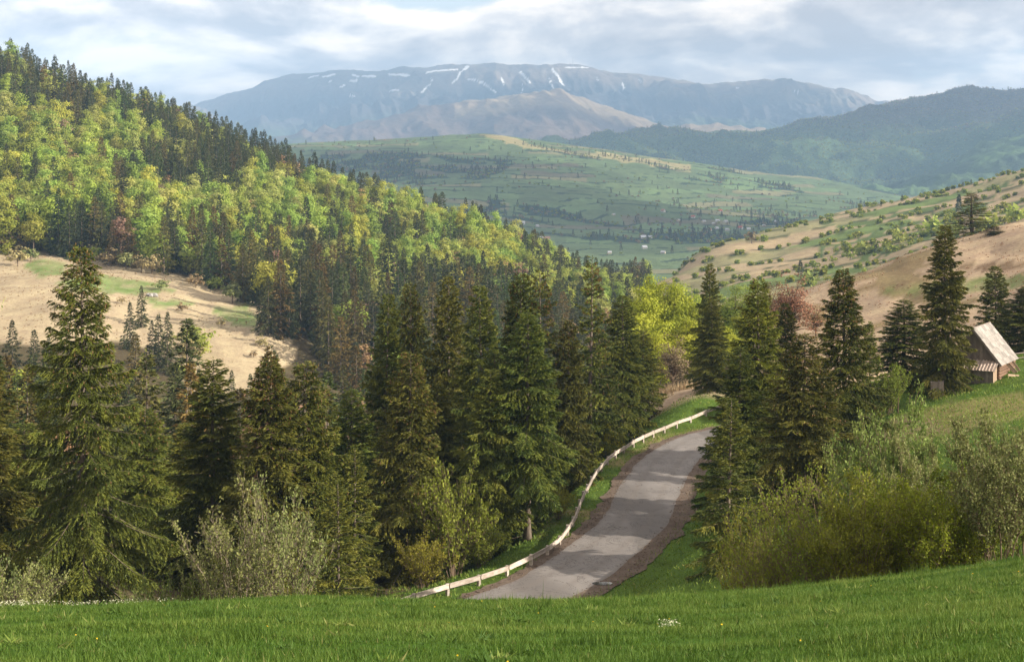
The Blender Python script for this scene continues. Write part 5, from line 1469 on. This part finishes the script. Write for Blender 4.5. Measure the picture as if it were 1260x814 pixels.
# weeds and dandelions in the field
k = 260
wy = np.sqrt(rg.random(k) * (47.5 ** 2 - 18.0 ** 2) + 18.0 ** 2); wx = (rg.random(k) - .5) * .8 * wy
kk = 16; xi = np.repeat(wx, kk) + rg.normal(0, .10, k * kk); yi = np.repeat(wy, kk) + rg.normal(0, .10, k * kk)
dv = rand_unit(k * kk, rg); dv[:, 2] = np.abs(dv[:, 2]) * .8 + .25; dv /= np.linalg.norm(dv, axis=1)[:, None]
V, F, T = tri_leaves(np.stack([xi, yi, Zn(xi, yi) + .01], 1), dv, .10 + .14 * rg.random(k * kk), .045, np.clip(np.repeat(rg.choice([0.05, 0.15, .85], k), kk) + rg.normal(0, .08, k * kk), 0, .97), rg)
link('meadow_weeds', new_mesh('meadow_weeds', V, F, False, {'tone': T}, [MAT['grass']]), kind='stuff')
MAT['dandelion'] = foliage('yellow_petals', [(0.0, (0.50, 0.30, 0.01)), (1.0, (0.65, 0.46, 0.02))], 0.1, .05)
k = 46
wy = np.sqrt(rg.random(k) * (40 ** 2 - 18.0 ** 2) + 18.0 ** 2); wx = (rg.random(k) - .5) * .76 * wy
V, F, T = diamond_leaves(np.stack([wx, wy, Zn(wx, wy) + .09 + .05 * rg.random(k)], 1), .036, rg.random(k), rg, .7)
link('dandelions', new_mesh('dandelions', V, F, False, {'tone': T}, [MAT['dandelion']]), kind='stuff')
# loose stones on the shoulders and the road edge
k = 5200
i_ = rg.integers(60, len(road_c) - 60, k); tgr = road_c[i_ + 1] - road_c[i_ - 1]; tgr = tgr[:, :2] / np.linalg.norm(tgr[:, :2], axis=1)[:, None]
of = np.where(rg.random(k) < .4, 2.5 + 1.2 * np.sqrt(rg.random(k)), -2.5 - 2.1 * np.sqrt(rg.random(k)))
gx_ = road_c[i_, 0] - tgr[:, 1] * of; gy_ = road_c[i_, 1] + tgr[:, 0] * of; gz_ = np.full(k, -31.95); sz = .035 + .09 * rg.random(k) ** 3
c0 = np.stack([gx_, gy_, gz_], 1); th = rg.random(k) * 6.28
P4 = [c0 + np.stack([np.cos(th + q) * sz, np.sin(th + q) * sz, 0 * sz], 1) for q in (0, 2.1, 4.2)] + [c0 + np.stack([0 * sz, 0 * sz, sz * .8], 1)]
V = np.stack(P4, 1).reshape(-1, 3); b_ = np.arange(k)[:, None] * 4
F = np.concatenate([b_ + [0, 1, 3], b_ + [1, 2, 3], b_ + [2, 0, 3]])
link('loose_gravel', new_mesh('loose_gravel', V, F, False, None, [MAT['gravel']]), kind='stuff')
# white wild flowers
def flowers(nm, cx, cy_, rx, ry, n, lab, size=.035):
    t = rg.random(n) * 6.28; r_ = np.sqrt(rg.random(n)); x = cx + rx * r_ * np.cos(t) * (0.7 + .6 * rg.random(n)); y = cy_ + ry * r_ * np.sin(t)
    z = Zn(x, y) + .10 + .12 * rg.random(n)
    V, F, T = diamond_leaves(np.stack([x, y, z], 1), size, np.clip(rg.random(n), 0, 1), rg, .6)
    o = link(nm, new_mesh(nm, V, F, False, {'tone': T}, [MAT['flower']]), kind='stuff'); tag(o, lab, 'flowers')
flowers('white_flowers', *W(8, 752, 42)[:2], 1.0, .7, 260, 'patch of tiny white flowers at the left end of the field')
flowers('white_flowers', *W(100, 746, 43.5)[:2], 1.6, .8, 220, 'loose strip of tiny white flowers under the huge spruce')
flowers('white_flowers', *W(160, 745, 43.5)[:2], 1.6, .8, 110, 'sparse white flowers right of the loose strip')
flowers('flower_clump', *W(822, 777, 27)[:2], .17, .14, 90, 'small clump of cream flowers in the middle of the field', .03)

# ------------------------------------------------------------------ vegetation and village of the far slopes
def far_crown(nm, seed, mat, conifer, h, r_):
    rg = np.random.default_rng(seed)
    g = Geo(); tr = Geo()
    if conifer:
        k = 170; t = np.power(rg.random(k), 0.8); a = rg.random(k) * 6.28; rr = r_ * (1 - t) * (0.4 + 0.6 * rg.random(k))
        p = np.stack([np.cos(a) * rr, np.sin(a) * rr, h * (.05 + .92 * t)], 1)
        d = np.stack([np.cos(a), np.sin(a), -0.3 + 0 * a], 1)
        g.add(*tri_leaves(p, d / np.linalg.norm(d, axis=1)[:, None], 2.2, 1.5, rg.random(k), rg))
    else:
        C, f = crown_clusters(rg, 26, h, r_, .08, .4)
        idx = np.repeat(np.arange(26), 5)
        g.add(*diamond_leaves(C[idx] + rg.normal(0, .7, (130, 3)), 1.9, np.clip(rg.random(130), 0, 1), rg, .2))
    tr.tube([(0, 0, -1), (0, 0, h * .7)], [.35, .1], 5)
    return merged(nm, g, tr, [MAT[mat], MAT['bark']])
FC = [far_crown('distant_spruce', 501, 'far_spruce', True, 20, 4.2), far_crown('distant_tree', 502, 'hazel', False, 13, 5.5), far_crown('distant_tree', 503, 'bud', False, 12, 5), far_crown('distant_bush', 504, 'hazel', False, 4, 3.2), far_crown('distant_spruce', 505, 'far_spruce', True, 18, 3.4), far_crown('distant_bush', 506, 'beech', False, 5, 3.6)]
rg = np.random.default_rng(61)
# terraced hill: a few trees of their own, hedges as one mass
TERR = [(1180, 262, 26, 0), (1228, 216, 7, 1), (1195, 226, 8, 0), (1185, 228, 7, 4), (1110, 246, 9, 0), (1097, 249, 6, 1), (1084, 252, 7, 4), (1074, 253, 6, 1), (1146, 240, 6, 1), (1160, 236, 5, 3), (1210, 222, 6, 1), (1060, 262, 6, 1), (1180, 258, 17, 4),
        (985, 341, 24, 0), (1003, 330, 14, 1), (1025, 322, 13, 1), (1046, 318, 15, 1), (1062, 312, 13, 5), (1090, 306, 15, 1), (1078, 310, 13, 0), (1120, 298, 14, 1), (1106, 296, 13, 5), (1136, 290, 15, 1), (1148, 284, 16, 5), (1160, 294, 18, 1), (1176, 286, 14, 1), (1215, 285, 20, 5), (1236, 276, 18, 1), (1250, 270, 16, 5), (1225, 262, 14, 1), (1132, 262, 8, 1), (1142, 316, 10, 0), (996, 350, 14, 5), (1018, 345, 12, 1)]
made = []; src_far = {}
for i, (px, py, hp, v) in enumerate(TERR):
    x, d, z = HIT(px, py + 2, 560, 1500)
    h0 = [20, 13, 12, 4, 18, 5][v]
    h = hp * d / F0; s_ = h / h0; sx = s_ * (1.0 if v in (0, 4) else 1.15)
    o = link('spruce_tree' if v in (0, 4) else 'leafing_tree', FC[v], None, (x, d, z - .3)); o.scale = (sx, sx, s_); o.rotation_euler = (0, 0, i * 1.7)
    src_far.setdefault(v, o)
    tag(o, ('small dark conifer ' if v in (0, 4) else 'light green tree ' if v == 5 else 'green tree ') + ('on the crest of the terraced hill' if py < 265 else 'low on the terraced hill behind the brown field'), 'tree', 'trees of the terraced hill')
    made.append((o, px))
relabel(made)
hx, hy = scatter(90, 700, 600, 1400, 3.0, rg)
hz = Zn(hx, hy); hpx, hpy = proj(hx, hy, hz)
n1 = fbm(hx * 0.05, hy * 0.05, 4, 41)
s_ = (hy * math.cos(.35) - hx * math.sin(.35) + (n1 - 0.5) * 22) / 42
fr = s_ - np.floor(s_)
al = (hx * math.cos(.35) + hy * math.sin(.35) + 40 * hash2(np.floor(s_), s_ * 0, 3)) / 95; fa = al - np.floor(al)
hsel = hash2(np.floor(s_), np.floor(al * .5), 13)
pr_ = rg.random(len(hx))
line = (fr > .955) & (pr_ < .62) & (hsel < .72)
cross = (fa > .975) & (pr_ < .35) & (hsel > .35)
thick = (n1 > .61) & (hpx > 1030) & (hpy > 266) & (pr_ < .035)
ok = (hpx > 830) & (hpx < 1330) & ((line & (hy < 1340)) | (cross & (hy < 1300)) | thick | (pr_ < .0012))
hx, hy, hz = hx[ok], hy[ok], hz[ok]; k = len(hx); tk = thick[ok]
wh = np.where(tk & (rg.random(k) < .5), np.where(rg.random(k) < .6, 0, 1), 2)      # indices into sources below
for v, px, py in ((2, 925, 300), (3, 940, 297)):
    x, d, z = HIT(px, py, 560, 1500); o = link('hedge_bush', FC[v], None, (x, d, z)); src_far[v] = o
    tag(o, ['', '', 'brown bush on the crest of the terraced hill', 'low green bush on the crest of the terraced hill'][v], 'bush', 'trees of the terraced hill')
srcs = [src_far[1], src_far[5], src_far[3]]
sc_ = (0.35 + 0.40 * rg.random(k)) * np.where(wh == 2, 1.05, .9)
instancer('hedgerows', np.stack([hx, hy, hz - .2], 1), np.stack([sc_ * 1.2, sc_ * 1.2, sc_], 1), rg.random(k) * 6.28, wh, srcs, 'green hedgerows and thickets between the fields of the terraced hill', 'hedgerows')

# valley hill: woods, hedges, single trees
vx, vy = scatter(-1500, 1500, 2000, 4050, 12, rg)
vz = zF(vx, vy); vpx, vpy = proj(vx, vy, vz)
n1 = fbm(vx / 260, vy / 260, 4, 71); n2 = fbm(vx / 60, vy / 60, 3, 75); u = rg.random(len(vx))
wd = in_poly(vpx + (n2 - .5) * 30, vpy + (n1 - .5) * 16, [(400, 192), (470, 186), (560, 190), (640, 196), (600, 220), (520, 222), (440, 218), (400, 210)]) & (n2 > 0.42)
wd |= (n1 > 0.60) & (n2 > 0.40) & (vpy > 190)
wd |= in_poly(vpx, vpy, [(640, 178), (700, 182), (790, 200), (860, 214), (1000, 232), (1000, 238), (850, 222), (740, 200)]) & (n2 > 0.5)
vil = in_poly(vpx, vpy, [(780, 250), (900, 258), (1000, 262), (1010, 292), (930, 296), (830, 290), (770, 272)])
s_ = (vz * 0.9 + vy * 0.07 + (n1 - .5) * 40) / 11; fr = s_ - np.floor(s_)
ok = (vpx > 360) & (vpx < 1280) & ((wd & (u < .8)) | (vil & (u < .22)) | ((fr > .84) & (n2 > .42) & (u < .30)) | (u < .016))
vx, vy, vz, wd = vx[ok], vy[ok], vz[ok], wd[ok]; k = len(vx)
wh = np.where(rg.random(k) < np.where(wd, .42, .25), 0, np.where(rg.random(k) < .6, 1, 2)); sc_ = .30 + .35 * rg.random(k)
srcs = [src_far[0], src_far[1], src_far[2]]
instancer('valley_woods', np.stack([vx, vy, vz - .5], 1), np.stack([sc_, sc_, sc_], 1), rg.random(k) * 6.28, wh, srcs, 'scattered woods and hedges on the farmed hill across the valley', 'woods')
# forest of the right hand mountain
mx, my = scatter(-300, 2700, 4700, 6650, 10.5, rg)
mz = zR(mx, my); mpx, mpy = proj(mx, my, mz)
ok = (mpx > 690) & (mpx < 1330) & (mpy < 262) & (rg.random(len(mx)) < .55)
mx, my, mz = mx[ok], my[ok], mz[ok]; k = len(mx)
sc_ = .40 + .35 * rg.random(k); nn = fbm(mx / 300, my / 300, 3, 511)
hi = sstep(60, 240, mz + (nn - .5) * 140)
wh = np.where(rg.random(k) < hi * .8, 2, np.where(rg.random(k) < .12, 0, 1))
instancer('mountain_forest', np.stack([mx, my, mz - 1], 1), np.stack([sc_ * 1.25, sc_ * 1.25, sc_], 1), rg.random(k) * 6.28, wh, srcs, 'unbroken forest covering the mountain on the right', 'forest')



# village houses, tiny but each with walls, roof and windows
def plain(nm, c, rough=.8):
    m, n, l, out = mat_new(nm); f = tex_noise(n, l, .8, 4); cc = mixc(n, l, f, tuple(v * .85 for v in c), c); bsdf(n, l, out, cc, rough, .2); return m
HM = {'white': plain('white_render', (.58, .57, .54)), 'cream': plain('cream_render', (.62, .55, .42)), 'brown': plain('brown_timber', (.20, .13, .09)), 'red': plain('red_roof', (.42, .13, .09)), 'grey': plain('grey_roof', (.42, .43, .45)), 'metal': plain('pale_metal_roof', (.55, .57, .60), .6), 'rust': plain('rusty_roof', (.34, .19, .13)), 'glass': plain('dark_glass', (.04, .05, .06), .2)}
def house_meshes(wm, rm):
    g = Geo(); V = [(-6, -4.5, -2), (6, -4.5, -2), (6, 4.5, -2), (-6, 4.5, -2), (-6, -4.5, 4.2), (6, -4.5, 4.2), (6, 4.5, 4.2), (-6, 4.5, 4.2), (-6, 0, 8), (6, 0, 8)]
    g.add(V, [(0, 1, 5), (0, 5, 4), (2, 3, 7), (2, 7, 6), (1, 2, 6), (1, 6, 5), (3, 0, 4), (3, 4, 7), (5, 6, 9), (7, 4, 8)])
    r_ = Geo()
    for s_ in (-1, 1):
        q = np.array([(-6.7, 0, 8.25), (6.7, 0, 8.25), (6.7, s_ * 5.4, 3.7), (-6.7, s_ * 5.4, 3.7)]); q2 = q - [0, 0, .35]
        r_.add(np.vstack([q, q2]), [(0, 1, 2), (0, 2, 3), (4, 6, 5), (4, 7, 6), (0, 4, 5), (0, 5, 1), (1, 5, 6), (1, 6, 2), (2, 6, 7), (2, 7, 3), (3, 7, 4), (3, 4, 0)])
    w = Geo(); w.box((0, 0, 0), (1.5, .12, 1.6))
    c = Geo(); c.box((0, 0, 0), (.9, .9, 2.4))
    return g.mesh('house_wall', [HM[wm]]), r_.mesh('house_roof', [HM[rm]]), w.mesh('house_window', [HM['glass']]), c.mesh('house_chimney', [HM['rust']])
HT = {k: house_meshes(*k) for k in {('white', 'red'), ('white', 'metal'), ('white', 'grey'), ('cream', 'grey'), ('cream', 'rust'), ('brown', 'metal'), ('white', 'rust')}}
def HITF(px, py):
    d = np.geomspace(1700, 4200, 700); x = (px - 630) / F0 * d; zr = (HOR - py) / F0 * d
    b = np.where(zr < zF(x, d))[0]; k = b[0] if len(b) else 300
    return float(x[k]), float(d[k]), float(zF(np.array([x[k]]), np.array([d[k]]))[0])
HOUSES = [(816, 261, 1.0, 'white', 'rust'), (886, 261, 1.0, 'white', 'red'), (853, 268, .9, 'cream', 'red2'), (866, 274, .8, 'cream', 'grey'), (883, 273, .9, 'white', 'metal'), (893, 274, .9, 'white', 'grey'), (878, 276, .7, 'cream', 'grey'), (882, 282, .8, 'white', 'metal'),
          (895, 284, .9, 'cream', 'grey'), (911, 282, 1.1, 'white', 'red'), (921, 283, .8, 'white', 'metal'), (873, 284, .9, 'cream', 'rust'), (955, 274, .9, 'white', 'grey'), (976, 282, 1.1, 'white', 'metal'), (964, 288, .8, 'cream', 'rust'), (940, 279, .7, 'cream', 'grey'), (835, 272, .7, 'cream', 'grey'),
          (792, 294, 1.1, 'white', 'metal'), (800, 293, .8, 'white', 'grey'), (793, 306, .9, 'white', 'metal'), (816, 312, .8, 'cream', 'grey'), (755, 265, .7, 'cream', 'grey'), (643, 276, 1.0, 'white', 'metal'), (661, 279, .7, 'white', 'grey'), (673, 296, 1.2, 'white', 'rust'), (666, 294, .9, 'white', 'metal'), (750, 312, .7, 'cream', 'grey')]
made = []
for i, (px, py, s_, wm, rm) in enumerate(HOUSES):
    if rm == 'red2': wm, rm = 'white', 'red'
    if rm == 'grey' and wm == 'cream': pass
    x, d, z = HITF(px, py)
    root = bpy.data.objects.new('village_house', None); COL.objects.link(root); s_ *= .62; root.location = (x, d, z); root.scale = (s_, s_, s_); root.rotation_euler = (0, 0, (i * 0.9) % 1.6 - .8)
    wl_, rf, wi, ch = HT[(wm, rm)]
    w_o = link('wall', wl_, root); r_o = link('roof', rf, root); link('chimney', ch, r_o, (2.5, 1.2, 8.3))
    for qx in (-3.6, 0, 3.6): link('window', wi, root, (qx, -4.54, 1.9))
    tag(root, f'{"tiny" if s_ < .53 else "small"} {wm} house with {dict(red="red", metal="pale metal", grey="grey", rust="rusty")[rm]} roof ' + ('in the village' if px > 800 and py < 292 else 'on fields left of the village' if px > 700 else 'above the ridge end'), 'house', 'houses across the valley')
    made.append((root, px))
relabel(made)
# transmitter mast on the mountain top
x, y, _ = W(705, 81, 12000); z = float(zM(np.array([x]), np.array([y]))[0])
g = Geo(); g.tube([(0, 0, -5), (0, 0, 50), (0, 0, 85)], [3, 1.8, .6], 6); g.box((0, 0, 58), (5, 5, 4)); g.box((0, 0, 34), (6, 6, 4))
tag(link('radio_mast', g.mesh('radio_mast', [HM['grey']]), None, (x, y, z)), 'thin radio mast standing on the snow streaked mountain top', 'mast')

# ------------------------------------------------------------------ haze: one closed box of thin air round everything
lo, hi_ = 1e9, -1e9
for o in (ground, hillF, hillR, hillS, hillL, hillM):
    co = np.empty(len(o.data.vertices) * 3, np.float32); o.data.vertices.foreach_get('co', co); lo = min(lo, co[2::3].min()); hi_ = max(hi_, co[2::3].max())
hb = Geo(); X0, X1, Y0, Y1, Z0, Z1_ = -6500, 7000, -400, 14200, lo - 1, hi_ + 130
hb.box(((X0 + X1) / 2, (Y0 + Y1) / 2, (Z0 + Z1_) / 2), (X1 - X0, Y1 - Y0, Z1_ - Z0))
m, n, l, out = mat_new('haze_air')
pv = n.new('ShaderNodeVolumePrincipled'); pv.inputs['Color'].default_value = (0.40, 0.65, 1.0, 1); pv.inputs['Density'].default_value = 9.5e-5; pv.inputs['Anisotropy'].default_value = 0.0
l.new(pv.outputs[0], out.inputs['Volume'])
link('haze', hb.mesh('haze', [m]), kind='stuff')


# ------------------------------------------------------------------ the cloud deck over the far valley (above the frame): soft bodies of cloud whose shade falls on the far slopes
m, n, l, out = mat_new('cloud_vapour')
pv = n.new('ShaderNodeVolumePrincipled'); pv.inputs['Color'].default_value = (0.95, 0.96, 0.98, 1); pv.inputs['Density'].default_value = 0.0026
l.new(pv.outputs[0], out.inputs['Volume'])
bm = bmesh.new(); bmesh.ops.create_icosphere(bm, subdivisions=3, radius=1.0)
cm = bpy.data.meshes.new('cloud'); bm.to_mesh(cm); bm.free(); cm.materials.append(m)
for p in cm.polygons: p.use_smooth = True
def cloud_over(px, d, zs, alt, rx, ry, rz, rot=0.0):
    """cloud placed so that its shade lands on the slope at that place"""
    x = (px - 630) / F0 * d; t = (alt - zs) / sv.z
    o = link('cloud', cm, None, (x + sv.x * t, d + sv.y * t, alt), kind='stuff'); o.scale = (rx, ry, rz); o.rotation_euler = (0, 0, rot)
CL = [(450, 3000, -40, 1700, 500, 420, 150), (620, 2700, -90, 1700, 420, 380, 150), (560, 3400, 0, 1750, 420, 230, 150), (780, 2500, -100, 1700, 420, 420, 150), (350, 3500, 0, 1800, 500, 420, 150), (960, 2500, -100, 1720, 330, 300, 150),
      (880, 6200, 80, 1900, 800, 420, 180), (1060, 6100, 160, 1900, 700, 420, 160), (1240, 6100, 260, 1900, 500, 350, 150),
      (330, 11500, 420, 2300, 1200, 700, 220), (500, 10000, 150, 2200, 800, 450, 180), (560, 11200, 330, 2300, 600, 500, 200), (860, 11500, 420, 2300, 700, 600, 220), (400, 12000, 640, 2400, 500, 500, 200), (640, 8700, 150, 2150, 600, 320, 160)]
for c in CL: cloud_over(*c)
